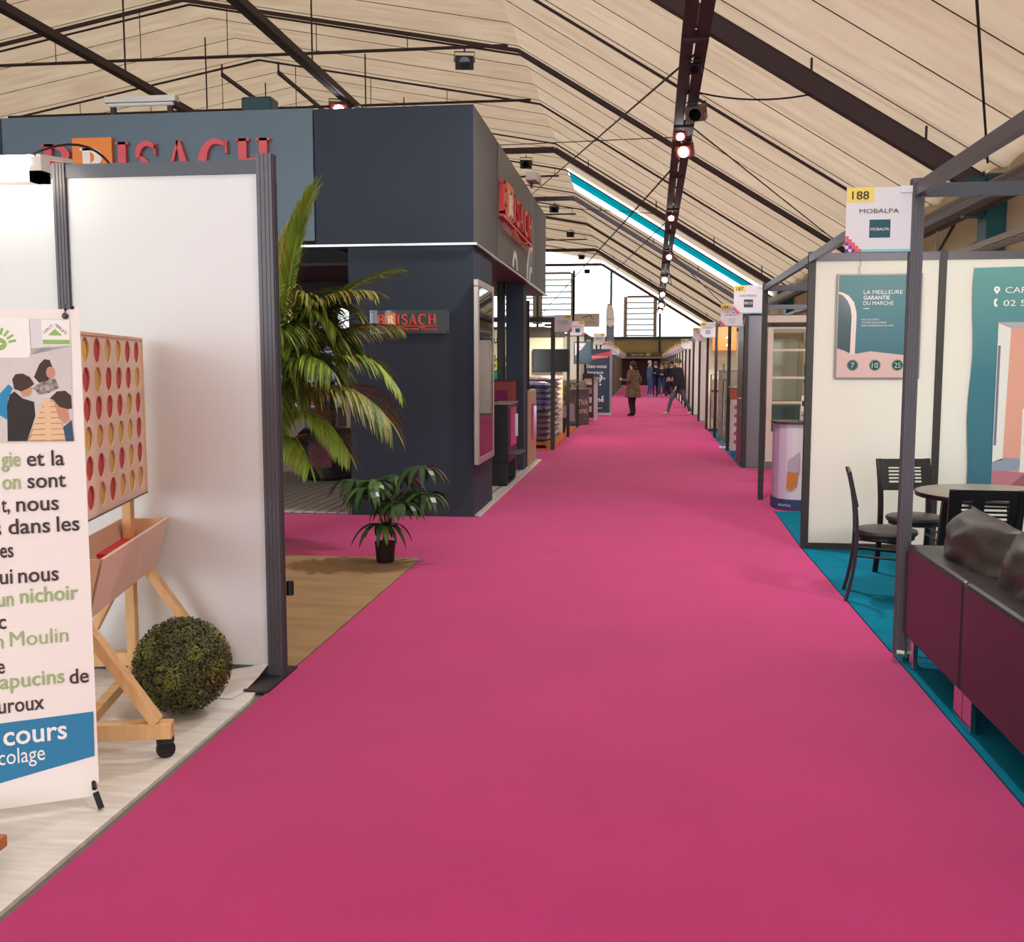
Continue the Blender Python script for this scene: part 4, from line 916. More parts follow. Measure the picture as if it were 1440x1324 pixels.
K1 = M('kitchen_pink', 'd79a86', .6); K2 = M('kitchen_white', 'dcd8d2', .6); K3 = M('kitchen_rose', 'b4707a', .6); K4 = M('kitchen_grey', '8d94a4', .6)
decal('photo_print', K1, bp_, rect(.20, 1.6, .12, 1.51), -.011); decal('photo_print', K2, bp_, [(.20, 1.50), (.30, 1.46), (.28, .38), (.20, .36)], -.0125); decal('photo_print', M('kitchen_ceiling', 'a9a3ad', .6), bp_, [(.20, 1.51), (1.6, 1.51), (.4, 1.46), (.30, 1.46)], -.012)
decal('photo_print', M('kitchen_slot', '716f80', .6), bp_, rect(.205, .225, .5, 1.32), -.0135); decal('photo_print', K4, bp_, [(.2, .36), (.3, .40), (.45, .39), (.4, .29), (.2, .29)], -.0125)
decal('photo_print', K3, bp_, [(.2, .12), (.2, .30), (.5, .27), (.9, .24), (.9, .12)], -.012); decal('photo_print', M('kitchen_rose_dark', '8f5462', .6), bp_, [(.3, .12), (.45, .26), (.6, .25), (.5, .12)], -.0125)
decal('photo_print', K2, bp_, [(.42, .28), (.42, .80), (.50, .84), (.9, .84), (.9, .28)], -.0128); decal('photo_print', M('kitchen_shelf', 'cfa79c', .6), bp_, rect(.44, .60, .50, .76), -.0135); decal('photo_print', M('kitchen_light', 'e7c9b6', .6), bp_, rect(.50, 1.4, .86, 1.25), -.0128)

# chairs
CH = M('chair_black', '1d191c', .38, metal=.2); SEAT = M('seat_vinyl', '35302e', .4)
def make_chair(label):
    t = T('dining_chair', label, 'chair', (0, 0, 0), 0, 'black slatted-back chairs')
    MB().lathe([(.17, .425), (.195, .43), (.205, .445), (.2, .462), (.17, .472), (.02, .474)], 28).build('seat', SEAT, t, smooth=True)
    MB().lathe([(.16, .40), (.185, .405), (.185, .424), (.16, .424)], 24).build('seat_ring', CH, t)
    for s in (-1, 1):
        MB().tube([(s * .165, .20, 0), (s * .150, .155, .22), (s * .13, .12, .41)], .013, 8).build('leg', CH, t)
        pts = bez((s * .185, -.25, 0), (s * .175, -.13, .45), (s * .185, -.255, .86), 10)
        mb = MB()
        for a, b in zip(pts[:-1], pts[1:]): mb.bar(a, b, .036, .022, up=(0, 1, 0))
        mb.build('leg', CH, t)
        MB().tube([(s * .165, -.185, .36), (s * .145, .14, .34)], .008, 6).build('stretcher', CH, t); MB().tube([(s * .165, -.19, .30), (s * .15, .15, .28)], .008, 6).build('stretcher', CH, t)
    def bx(x0, x1, z0, z1, nm):
        y = lambda z: -.175 - (z - .55) * .23
        MB().add([(x, y(z) + dy, z) for z in (z0, z1) for dy in (-.008, .008) for x in (x0, x1)], [(0, 2, 3, 1), (4, 5, 7, 6), (0, 1, 5, 4), (2, 6, 7, 3), (0, 4, 6, 2), (1, 3, 7, 5)]).build(nm, CH, t)
    bx(-.18, .18, .80, .86, 'top_rail'); bx(-.18, .18, .63, .685, 'bottom_rail')
    bx(-.18, -.13, .685, .80, 'splat'); bx(-.075, -.01, .685, .80, 'splat'); bx(.12, .18, .685, .80, 'splat')
    for k in range(4):
        z = .700 + k * .0255
        bx(-.13, -.075, z, z + .012, 'slat'); bx(-.01, .12, z, z + .012, 'slat')
    return t
c1 = make_chair('black chair with slatted back nearest the aisle, side on beside the post'); c1.location = (1.627, 7.06, .001); c1.rotation_euler = (0, 0, -PI / 2 - .15)
c2 = copy_tree(c1, None, 'black chair against the cream wall behind the nearest grey post'); c2.location = (1.98, 7.72, .001); c2.rotation_euler = (0, 0, PI + .15)
c3 = copy_tree(c1, None, 'black chair with its back to the sofa cushions, in front of the table'); c3.location = (1.93, 6.22, .001); c3.rotation_euler = (0, 0, -.05)
c4 = copy_tree(c1, None, 'black chair at the right side of the round table, barely in view'); c4.location = (2.83, 6.75, .001); c4.rotation_euler = (0, 0, PI / 2)
tb = T('round_table', 'round grey-topped table with black edge and legs', 'table', (2.24, 6.85, .001))
MB().lathe([(.46, .715), (.475, .72), (.475, .745), (.46, .75), (.01, .75)], 40).build('top', [M('table_top', '7b756c', .35)], tb, smooth=True)
MB().lathe([(.478, .718), (.480, .735), (.478, .746)], 40).build('edge', CH, tb)
for a in (.9, 2.5, 4.0, 5.5): MB().bar((.36 * math.cos(a), .36 * math.sin(a), 0), (.30 * math.cos(a), .30 * math.sin(a), .715), .045, .045).build('leg', CH, tb)
so = T('sofa', 'dark leather sofa seen from behind along the carpet edge', 'sofa', (1.37, 0, 0))
for i, (a, b) in enumerate(((4.521, 5.45), (3.589, 4.517), (2.66, 3.585))):
    boxo('back', 0, .25, a, b, .15, .635, LEATH, so, .022); boxo('seat', .25, .95, a, b, .15, .42, LEATH, so, .03)
    for yy_ in (a + .06, b - .06):
        boxo('foot', .015, .04, yy_ - .055, yy_ + .055, 0.002, .15, CHROME, so, .003); boxo('foot', .85, .875, yy_ - .05, yy_ + .05, 0.002, .15, CHROME, so)
boxo('arm', .0, .95, 5.452, 5.50, .15, .60, LEATH, so, .02)
def cushion(loc, rot, sx, sy, sz, label, seed):
    n = 18; vs = []; fs = []; rnd = random.Random(seed)
    ph = [rnd.uniform(0, 6) for _ in range(6)]
    for side in (1, -1):
        for j in range(n + 1):
            for i in range(n + 1):
                u = -1 + 2 * i / n; v = -1 + 2 * j / n
                h = (max(0, 1 - abs(u) ** 3.2) ** .5) * (max(0, 1 - abs(v) ** 3.2) ** .5)
                wr_ = .05 * math.sin(7 * u + ph[0] + 3 * v) * h + .04 * math.sin(11 * v + ph[1] + 2 * math.sin(5 * u)) * h
                pin = 1 - .07 * (1 - abs(u * v))
                vs.append((u * sx * pin, side * (h * .92 + wr_) * sy, v * sz * pin))
    m = (n + 1) ** 2
    for j in range(n):
        for i in range(n):
            q = (j * (n + 1) + i, j * (n + 1) + i + 1, (j + 1) * (n + 1) + i + 1, (j + 1) * (n + 1) + i)
            fs.append(q[::-1]); fs.append(tuple(k + m for k in q))
    t = T('sofa_cushion', label, 'cushion', loc, 0, 'leather back cushions on the sofa'); t.rotation_euler = rot
    MB().add(vs, fs).build('cover', LEATHC, t, smooth=True, bevel=None)
    mb = MB(); P_ = [(-sx, -sz), (0, -sz * .93), (sx, -sz), (sx * .93, 0), (sx, sz), (0, sz * .93), (-sx, sz), (-sx * .93, 0), (-sx, -sz)]
    mb.tube([(a * .985, 0, b * .985) for a, b in P_], .007, 5).build('piping', LEATHC, t)
cushion((1.63, 5.02, .66), (.15, 0, PI / 2 - .05), .44, .175, .18, 'black leather cushion at the far end of the sofa back', 3)
cushion((1.65, 4.18, .67), (.1, 0, PI / 2 + .05), .44, .18, .19, 'shiny black leather cushion nearest the camera on the sofa', 5)
cushion((1.65, 3.25, .66), (.1, 0, PI / 2), .42, .15, .16, 'black leather cushion on the near end of the sofa, out of view', 9)

# ------------------------------------------------------------------ stand 187: counter, brochures, french window
s187 = T('exhibition_stand', 'open grey post frame over the brochure counter and window display', 'stand')
grooved_post('post', 1.375, 12.17, 0, 2.50, PROFD, s187, .055); grooved_post('post', 1.545, 16.02, 0, 2.50, PROFD, s187, .055); grooved_post('post', 4.35, 12.17, 0, 2.5, PROFD, s187, .055)
boxo('rail', 1.355, 1.395, 8.96, 12.14, 2.41, 2.475, STEELB, s187); boxo('rail', 1.41, 4.33, 12.15, 12.2, 2.41, 2.475, STEELB, s187)
boxo('rail', 1.58, 4.33, 16.0, 16.04, 2.41, 2.475, STEELB, s187); MB().bar((1.385, 12.2, 2.44), (1.54, 16.0, 2.44), .04, .065).build('rail', STEELB, s187)
boxo('rail', 1.41, 4.33, 12.15, 12.2, 2.0, 2.05, PROFD, s187)
for a in range(3): boxo('panel', 4.36, 4.38, 9 + a * 2.35, 11.3 + a * 2.35, .05, 2.41, CREAMW, s187)
ct = T('brochure_counter', 'rounded printed promotion counter with dark top and blue plinth', 'counter', (1.43, 11.25, .001))
P_ = [(0, .25), (.03, .10), (.10, .02), (.20, -.02), (.45, -.06), (.72, -.02), (.80, .05), (.80, .55), (.05, .55), (0, .45)]
MB().flat(P_, .0, .12).build('plinth', M('navy_plinth', '2f3f6e', .5), ct)
MB().flat([(.01 + x * .975, .005 + y * .985) for x, y in P_], .12, .93).build('body', grad('counter_print', [(0, 'b8a0c6'), (.3, 'dad4dc'), (1, 'e2ded8')], 'X', 0, .6, .5), ct)
MB().flat([(x * 1.03 - .01, y * 1.04 - .01) for x, y in P_], .93, .955).build('top', M('counter_top', '3e3a36', .4), ct)
decal('tree_print', M('tree_print', '5d6a52', .6), ct, [(.40, .55), (.42, .64), (.44, .60), (.50, .70), (.54, .62), (.60, .66), (.62, .50), (.40, .50)], -.063)
decal('house_print', M('house_print', 'c9a58a', .6), ct, [(.34, .22), (.72, .22), (.72, .36), (.60, .42), (.36, .36)], -.063)
decal('window_print', M('win_print', '7a3c3a', .6), ct, rect(.37, .45, .38, .44), -.0645); decal('window_print', MATS['win_print'], ct, rect(.50, .60, .30, .36), -.0645)
o = decal('orange_print', M('orange_print', 'c97a3c', .6), ct, [(0, 0), (.06, -.02), (.11, .02), (.13, .17), (.01, .18)], -.002); o.location = (.11, .01, .24); o.rotation_euler = (0, 0, -.32)
o = decal('wall_print', M('mauve_print', 'b8a6ba', .6), ct, [(0, 0), (.13, 0), (.13, .22), (.0, .12)], -.002); o.location = (.12, .01, .42); o.rotation_euler = (0, 0, -.32)
text('Accompagnement', DTXT, ct, .30, .82, -.063, width=.22); text('& conception', DTXT, ct, .32, .79, -.063, width=.17)
o = text('ISOLATION', WLET, ct, 0, 0, 0, width=.16); o.location = (.04, .075, .045); o.rotation_euler = (0, 0, -.75)
for i in range(3):
    br = T('brochure', ['front brochure with navy band in the clear rack on the counter', 'middle brochure in the clear rack on the counter', 'rear brochure standing highest in the counter rack'][i], 'brochure', (1.68 + i * .045, 11.38 + i * .07, .962 + i * .035), -.3, 'brochures on the counter')
    o = boxo('cover', 0, .21, 0, .006, 0, .29, PHONG, br); o.rotation_euler = (-.35, 0, 0)
    for q, (z0, z1, m) in enumerate([(.17, .23, 'navy_plinth'), (.05, .11, 'house_print')]):
        d = decal('cover_print', MATS[m], br, rect(.01, .20, z0, z1)); d.rotation_euler = (-.35, 0, 0)
rk = T('brochure_rack', 'clear stepped rack holding brochures on the counter', 'rack', (1.68, 11.36, .956), -.3)
AC = glass_mat('clear_acrylic', (.9, .92, .92, 1))
for i in range(3): MB().box(-.01, .23, i * .07, i * .07 + .004, 0, .08 + i * .04).build('pocket', AC, rk)
MB().box(-.012, -.008, 0, .2, 0, .15).box(.23, .234, 0, .2, 0, .3).build('side', AC, rk)
# french window display
sl3 = T('stand_or_fill_lamp', 'added fill spot on the rail over the brochure counter', 'light fixture', (2.9, 12.17, 2.48)); MB().box(-.12, .12, -.05, .05, .06, .11).build('lamp_head', BLACK, sl3); MB().box(-.02, .02, -.02, .02, 0, .06).build('bracket', STEEL, sl3)  # spot added to brighten the counter and window display
ld = bpy.data.lights.new('lamp', 'SPOT'); ld.energy = 160; ld.spot_size = math.radians(140); ld.spot_blend = .8; ld.shadow_soft_size = .15; ld.color = (1, .97, .92)
lo = bpy.data.objects.new('lamp', ld); C.objects.link(lo); lo.parent = sl3; lo.location = (0, .12, .08); lo.rotation_euler = (math.radians(60), 0, 0)
fw = T('window_display', 'cream french window display with glazing bars at the back of the stand', 'window', (1.58, 16.1, .001))
GF = M('grey_alu', '75747c', .4, metal=.3); CF = M('cream_frame', 'cfc0b4', .5)
boxo('jamb', 0, .22, 0, .10, 0, 2.32, GF, fw, .004); boxo('jamb', .22, .27, .02, .10, 0.08, 2.25, M('pale_jamb', 'd8cbb8', .5), fw); boxo('threshold', .22, 1.9, .0, .12, 0, .09, GF, fw)
boxo('lintel', .22, 1.9, 0, .1, 2.22, 2.32, CF, fw)
for (x0, x1) in ((.30, .98), (.99, 1.9)):
    boxo('stile', x0, x0 + .08, .03, .09, .09, 2.22, CF, fw); boxo('stile', x1 - .10, x1, .03, .09, .09, 2.22, CF, fw)
    boxo('rail', x0 + .08, x1 - .1, .03, .09, 2.12, 2.22, CF, fw); boxo('rail', x0 + .08, x1 - .1, .03, .09, .09, .55, CF, fw); boxo('inset_panel', x0 + .14, x1 - .16, .02, .03, .2, .48, M('cream_inset', 'd9c9b8', .5), fw)
    for z in (.98, 1.36, 1.78): boxo('glazing_bar', x0 + .08, x1 - .1, .04, .08, z, z + .035, CF, fw)
    boxo('pane', x0 + .08, x1 - .1, .055, .062, .55, 2.12, glass_mat('window_pane', (.94, .97, .95, 1)), fw)
MB().tube([(.92, .01, 1.0), (.92, -.04, 1.0), (.92, -.04, 1.12)], .008, 6).build('handle', CHROME, fw)
wd2 = T('window_sample', 'olive-framed window sample leaning behind the french window', 'window', (2.0, 17.6, .001))
boxo('frame', 0, .08, 0, .08, .9, 2.1, M('olive_frame', 'b8a67c', .5), wd2); boxo('frame', .55, .63, 0, .08, .9, 2.1, MATS['olive_frame'], wd2); boxo('frame', .08, .55, 0, .08, .9, .98, MATS['olive_frame'], wd2); boxo('frame', .08, .55, 0, .08, 2.02, 2.1, MATS['olive_frame'], wd2)
boxo('pane', .08, .55, .03, .04, .98, 2.02, M('pale_pane', 'd3d8c4', .2), wd2); boxo('stand', 0, .63, .0, .3, 0, .9, M('teal_grey_box', '5b6c70', .5), wd2)
bw = T('panel_wall', 'cream back wall with teal, purple and blue product boards behind the french window', 'partition', (0, 18.6, 0))
boxo('panel', 1.75, 4.3, 0, .03, 0, 2.41, CREAMW, bw)
for x0, x1, z0, z1, c, s in ((2.42, 2.72, 1.72, 2.1, '1793b8', 'MENUISERIES'), (2.86, 3.3, 1.7, 2.15, '7c3f7a', 'CLES'), (2.80, 3.2, 1.25, 1.6, '2aa3c4', 'VERANDA'), (2.82, 3.1, .95, 1.15, 'c99a4c', ''), (2.2, 2.9, .1, .65, '7a4248', '')):
    boxo('sign_board', x0, x1, -.02, 0, z0, z1, M('brd_' + c, c, .5), bw)
    if s: text(s, WLET, bw, x0 + .02, (z0 + z1) / 2, -.023, width=(x1 - x0) * .85)
dd = T('entrance_door', 'dark plum entrance door sample with lever handle beyond the near sign post', 'door', (1.525, 16.25, .001), 0)
boxo('leaf', 0, .06, 0, .9, 0, 2.2, M('plum_door', '3c3038', .4), dd, .004)
MB().tube([(0, .2, 1.05), (-.06, .2, 1.05), (-.06, .08, 1.05)], .01, 8).build('handle', CHROME, dd); MB().lathe([(.025, 0), (.025, .012)], 12).build('lock', CHROME, dd, loc=(-.01, .2, .78), rot=(0, PI / 2, 0))
tw = T('display_tower', 'white display tower with orange and green head', 'display', (1.52, 18.0, .001))
boxo('body', 0, .34, 0, .34, .1, .98, M('tower_white', 'dcd4d8', .5), tw); boxo('base', 0, .34, 0, .34, 0, .1, M('blue_base', '2e6fa6', .5), tw); boxo('head_band', -.004, .15, -.004, .3, .98, 1.17, M('band_orange', 'c0583a', .5), tw); boxo('head_band', .151, .344, -.004, .3, .98, 1.17, M('band_green', '9aa648', .5), tw)
MB().lathe([(.22, 0), (.24, .01), (.22, .02)], 20).build('top', GF, tw, loc=(.17, .17, 1.18))
for i in range(5): decal('side_print', M('side_red', 'c26a78', .5), tw, disc(.07, .25 + i * .15, .035), -.002)
lk = T('wire_rack', 'chrome wire leaflet rack beside the display tower', 'rack', (1.50, 19.6, .001))
mb = MB()
for x in (0, .3): mb.tube([(x, 0, .02), (x, 0, 1.6), (x, .25, 1.6), (x, .25, .02)], .012, 6)
for z in (.1, .5, .9, 1.3): mb.tube([(0, 0, z), (.3, 0, z)], .008, 6)
mb.build('frame', CHROME, lk); boxo('base', -.05, .35, -.08, .33, 0, .03, M('pale_base', 'c7d4d8', .3), lk)

# generic stands down the aisle
def row_stand(side, x, ya, yb, label, wallc='e6dfc8', back=True, wall=True, tone=PROFD, deep=2.7, lamp=False):
    t = T('exhibition_stand', label, 'stand'); s = side; m = M('w_' + wallc, wallc, .6)
    grooved_post('post', x, ya, 0, 2.5, tone, t, .055)
    a, b = sorted((x + s * .03, x + s * deep)); boxo('rail', a, b, ya - .02, ya + .02, 2.42, 2.485, tone, t)
    boxo('rail', x - .02, x + .02, ya + .03, yb - .12, 2.42, 2.485, tone, t)
    if lamp:  # lamp added to brighten the stand, no fitting known here
        mb = MB(); mb.bar((x, ya + 1.2, 2.46), (x + s * .35, ya + 1.2, 2.56), .02, .02); mb.build('added_lamp_arm', STEEL, t)
        MB().box(min(x + s * .3, x + s * .45), max(x + s * .3, x + s * .45), ya + 1.1, ya + 1.3, 2.52, 2.58).build('lamp_head', BLACK, t)
        ld = bpy.data.lights.new('stand_or_fill_lamp', 'AREA'); ld.energy = 26; ld.size = .3; ld.color = (1, .95, .85)
        lo = bpy.data.objects.new('stand_or_fill_lamp', ld); C.objects.link(lo); lo.parent = t; lo.location = (x + s * .38, ya + 1.2, 2.5); lo.rotation_euler = (.5, 0, 0)
    if wall: boxo('panel', a, b, yb - .16, yb - .13, .03, 2.40, m, t); boxo('rail', a, b, yb - .17, yb - .12, 2.40, 2.46, tone, t)
    if back: boxo('panel', x + s * deep - .01, x + s * deep + .01, ya, yb - .18, .03, 2.42, m, t)
    return t
ordn = ['first', 'second', 'third', 'fourth', 'fifth', 'sixth', 'seventh', 'eighth', 'ninth', 'tenth', 'eleventh', 'twelfth', 'thirteenth', 'fourteenth', 'fifteenth', 'sixteenth', 'seventeenth', 'eighteenth']
RY = [19.3, 22.8, 25.9, 29.6, 33.3, 36.2] + [39.6 + 3.4 * i for i in range(13)]
cols_ = ['f0ead2', 'efe8c8', 'd8d0d4', 'e9e4dc', 'cdbfc6', 'dcd8dc', 'e4dccb']
for i in range(len(RY) - 1):
    row_stand(1, 1.56 + .004 * i, RY[i], RY[i + 1], 'right-hand stand frame beyond the display tower, %s in the row' % ordn[i], cols_[i % 7], wall=i != 0, lamp=i < 9)
LY = [26.2, 29.6, 33.4, 36.6] + [40 + 3.4 * i for i in range(13)]
for i in range(len(LY) - 1):
    row_stand(-1, -1.66, LY[i], LY[i + 1], 'left-hand stand frame beyond the pellet stand, %s in the row' % ordn[i], cols_[(i + 3) % 7], lamp=i < 8)
# stone panels, orange board etc on the right
for i, (x, y) in enumerate(((1.60, 22.4), (1.66, 21.2))):
    t = T('stone_panel', ['taupe carved stone panel nearer the wire rack', 'taupe carved stone panel just beyond the first one'][1 - i], 'panel', (x, y, .001))
    boxo('slab', 0, .8, 0, .06, 0, 1.45, M('taupe_stone', '7b7064', .7, var=.3, scale=5, bump=.5, bscale=8), t, .01); boxo('frame', -.02, .82, -.005, .065, 1.45, 1.48, GF, t)
    for k in range(7):
        a = random.uniform(.05, .6); z = .15 + k * .18; decal('relief', M('pale_relief', 'b9ab98', .7), t, [(a, z), (a + .04, z + .01), (a + .12, z + .13), (a + .07, z + .11)], -.012)
t = T('orange_board', 'bright orange hanging board with white mark on the right', 'sign', (1.62, 24.9, 1.93)); boxo('board', 0, .55, 0, .02, 0, .55, M('orange_brd', 'd8702c', .5), t); text('2', WLET, t, .30, .1, -.004, width=.14)
t = T('rollup_banner', 'pale grey roll-up banner with red outline drawings', 'banner', (1.62, 27.4, .001)); boxo('cloth', 0, .8, 0, .01, .08, 2.0, M('grey_cloth', 'c9c3cb', .6), t); boxo('base', 0, .8, -.06, .08, 0, .08, SILV, t)
for z in (1.0, 1.3, 1.6): decal('drawing', M('red_line', 'c2566c', .6), t, disc(.4, z + .1, .09), -.002); decal('drawing', MATS['grey_cloth'], t, disc(.4, z + .1, .07), -.003)
t = T('awning_rail', 'dark horizontal awning cassette above the grey roll-up banner', 'awning', (1.62, 27.0, 2.05)); boxo('cassette', 0, .9, 0, .12, 0, .13, BLACK, t, .01); boxo('end_cap', -.02, 0, 0, .12, -.01, .14, SILV, t)
t = T('coat_rack', 'pink and red items hung on a rack at the carpet edge', 'rack', (1.62, 25.2, .001)); MB().tube([(0, 0, 0), (0, 0, 1.35), (.4, 0, 1.35), (.4, 0, 0)], .015, 6).build('frame', STEEL, t); boxo('cover', .03, .37, -.1, .1, .3, 1.25, M('dusty_pink', 'a9868a', .8), t, .03); boxo('shelf', 0, .4, -.12, .12, .95, .98, BLACK, t); boxo('cloth', .2, .34, -.14, -.10, .8, 1.3, M('coral_cloth', 'c65a50', .8), t, .01); boxo('foot', -.05, .45, -.18, .18, 0, .04, BLACK, t)

# ------------------------------------------------------------------ left row: pellet stand
pst = T('exhibition_stand', 'cream stand with dark frame behind the pellet sacks', 'stand')
grooved_post('post', -1.67, 19.06, 0, 2.46, PROFD, pst, .07); grooved_post('post', -1.64, 22.6, 0, 2.5, PROFD, pst, .06); grooved_post('post', -4.7, 19.06, 0, 2.46, PROFD, pst, .07)
boxo('rail', -4.7, -1.7, 19.03, 19.09, 2.37, 2.46, PROFD, pst); boxo('rail', -1.68, -1.64, 19.1, 22.57, 2.40, 2.46, PROFD, pst)
for k in range(3): boxo('panel', -1.72 - (k + 1) * 1.0, -1.72 - k * 1.0 - .04, 22.58, 22.61, .04, 2.18, M('stand_cream', 'e9e2c6', .6), pst); boxo('rail', -1.72 - (k + 1) * 1.0, -1.72 - k * 1.0, 22.57, 22.62, 2.18, 2.42, M('brown_rail', '5b5148', .6), pst)
boxo('panel', -4.74, -4.72, 19.1, 22.6, 0, 2.4, MATS['stand_cream'], pst)
tv = T('television', 'wide black television on the cream stand wall above the sacks', 'television', (-2.42, 22.5, 1.43)); boxo('screen_frame', 0, .80, 0, .05, 0, .50, BLACK, tv, .006); boxo('screen', .015, .785, -.004, 0, .015, .485, M('tv_glass', '1a191c', .12), tv); boxo('wall_mount', .3, .5, .05, .08, .15, .35, STEEL, tv)
la = T('stand_or_fill_lamp', 'small warm lamp over the wall television', 'light fixture', (-1.95, 21.6, 2.38)); MB().box(-.12, .12, -.05, .05, 0, .05).build('lamp_head', BLACK, la); MB().box(-.11, .11, -.04, .04, -.006, 0).build('lens', LAMP, la); MB().bar((0, 0, .04), (.29, 0, .06), .02, .02).build('bracket', STEEL, la)
ld = bpy.data.lights.new('lamp', 'AREA'); ld.energy = 28; ld.size = .25; ld.color = (1, .93, .78); lo = bpy.data.objects.new('lamp', ld); C.objects.link(lo); lo.parent = la; lo.location = (0, 0, -.02)
wp = T('wall_poster', 'cream, yellow and green poster with dark words about pellets', 'poster', (-4.05, 22.5, 1.2)); boxo('board', 0, 1.4, 0, .02, 0, 1.15, M('poster_cream', 'ece6c4', .5), wp)
decal('green_print', M('green_print', '2f8a58', .5), wp, [(0, 0), (1.4, 0), (1.4, .9), (1.25, .5), (.9, .3), (.4, .15), (0, .14)]); decal('yellow_print', M('yellow_print', 'd9cf3c', .5), wp, [(.0, .14), (.4, .16), (.9, .32), (1.2, .5), (1.2, .72), (.8, .5), (0, .38)], -.0025)
text('our', DTXT, wp, .62, .86, -.003, width=.36, bold=.014); text('que', DTXT, wp, .45, .66, -.003, width=.25); text('Pellets', DTXT, wp, .55, .46, -.004, width=.5, bold=.01); text('2.77', DTXT, wp, .5, .26, -.004, width=.32, bold=.01)
def sackmesh(m):
    n, q = 10, 8; vs = []; fs = []
    for side in (1, -1):
        for j in range(q + 1):
            for i in range(n + 1):
                u = -1 + 2 * i / n; v = -1 + 2 * j / q; h = (max(0, 1 - u ** 4) ** .45) * (max(0, 1 - v ** 4) ** .45)
                vs.append((u * .40, v * .203, side * h * .060 * (1 + .08 * math.sin(4 * u + 2 * v))))
    mm = (n + 1) * (q + 1)
    for j in range(q):
        for i in range(n):
            a = (j * (n + 1) + i, j * (n + 1) + i + 1, (j + 1) * (n + 1) + i + 1, (j + 1) * (n + 1) + i); fs.append(a); fs.append(tuple(k + mm for k in a[::-1]))
    return MB().add(vs, fs).build('pellet_sack', m, None, smooth=True, bevel=None)
SM = M('sack_mauve', 'a08a90', .35, var=.35, scale=9); SB = M('sack_blue', '39426e', .25, col2='8f9ab4', scale=7); SG = M('sack_grey', '7c6e72', .35, var=.3, scale=9)
protos = {}
LAYW = ['bottom', 'second lowest', 'third lowest', 'fourth lowest', 'fifth lowest', 'middle', 'fifth highest', 'fourth highest', 'third highest', 'second highest', 'top']
def sack(x, y, z, m, label, group):
    if m.name not in protos: o = sackmesh(m); protos[m.name] = o
    else: o = protos[m.name].copy(); C.objects.link(o)
    o.location = (x + random.uniform(-.015, .015), y, z); o.rotation_euler = (random.uniform(-.05, .05), random.uniform(-.03, .03), random.uniform(-.04, .04))
    tag(o, label, 'sack', group)
for st_ in range(2):
    pal = T('pallet', ['wooden pallet under the blue and grey sacks', 'wooden pallet under the mauve sacks'][st_], 'pallet', (-2.16, (19.3, 20.55)[st_], 0.001))
    L_ = (.85, 1.75)[st_]; PW = M('pallet_wood', 'b88a50', .7, var=.2)
    for k in range(int(L_ / .14)): boxo('board', -.42, .42, k * .14, k * .14 + .10, .10, .12, PW, pal)
    for x in (-.42, -.04, .34): boxo('bearer', x, x + .08, 0, L_, 0, .10, PW, pal)
for lay in range(10):
    for c in range(2):
        m = SB if lay > 4 else SG
        sack(-2.16, 19.52 + c * .42, .19 + lay * .112, m, '%s sack in the front stack behind the dark post, %s layer, %s row' % ('blue' if lay > 4 else 'grey', LAYW[lay], ['front', 'rear'][c]), 'pellet sacks of the front stack')
for lay in range(11):
    for c in range(4):
        sack(-2.16 + (.0 if lay % 2 else .02), 20.78 + c * .42, .19 + lay * .110, SM, 'mauve sack in the rear stack, %s layer, %s going away from the front stack' % (LAYW[lay], ['first', 'second', 'third', 'last'][c]), 'mauve pellet sacks of the rear stack')
# printed counter, plant, dark poster, roll-up, flag, big sign
pc = T('printed_counter', 'dark printed counter with family photograph and large letters', 'counter', (-2.2, 26.9, .001), .62)
boxo('body', 0, .95, 0, .5, 0, .92, M('counter_taupe', '5d5056', .5, var=.25, scale=4), pc, .01); boxo('top', -.02, .97, -.02, .52, .92, .96, M('grey_top', '6f6a68', .4), pc)
text('TIVA', M('let_pale', 'cdb8a6', .5), pc, .60, .52, -.003, width=.3, h=.16, bold=.01); text('OFFRE', MATS['let_pale'], pc, .58, .30, -.003, width=.32, h=.12, bold=.01)
decal('figure_print', M('fig_lilac', '9a8aa0', .5), pc, [(.05, .1), (.5, .1), (.48, .55), (.3, .6), (.2, .5), (.08, .55)]); decal('figure_print', M('fig_tan', 'c2a084', .5), pc, [(.06, .55), (.18, .55), (.12, .8), (.05, .8)], -.0025)
pc2 = T('sofa_display', 'grey upholstered bench behind the printed counter', 'bench', (-2.6, 28.3, .001)); boxo('seat', 0, 1.0, 0, .7, 0, .5, M('grey_fabric', '6a6462', .8), pc2, .04); boxo('back', 0, 1.0, .6, .8, .4, 1.15, MATS['grey_fabric'], pc2, .05)
pl_ = T('potted_plant', 'leafy green plant at the corner of the printed counter', 'plant', (-1.95, 24.0, .001)); MB().lathe([(.14, 0), (.18, .35)], 16).build('pot', BLK2, pl_)
for k in range(9):
    a = k * .7; frond(pl_, (0, 0, .35), (.12 * math.cos(a), .12 * math.sin(a), 1.2), (.45 * math.cos(a), .4 * math.sin(a), 1.15 + .1 * math.sin(k * 2)), .22, 10, 1.2, [PG[0], PG[1]], W=.03)
dp = T('framed_poster', 'dark framed poster with pale diagonal field under the big white sign', 'poster', (-1.93, 28.6, 1.62)); boxo('frame', 0, .50, 0, .03, 0, .62, M('teal_frame', '33505a', .4), dp); boxo('print', .03, .47, -.004, 0, .04, .58, M('slate_print', '44566a', .5), dp); decal('pale_print', M('pale_lilac', 'cfc6d2', .5), dp, [(.04, .57), (.34, .57), (.22, .40), (.12, .33), (.04, .22)], -.006)
text('deco', DTXT, dp, .09, .44, -.008, width=.14)
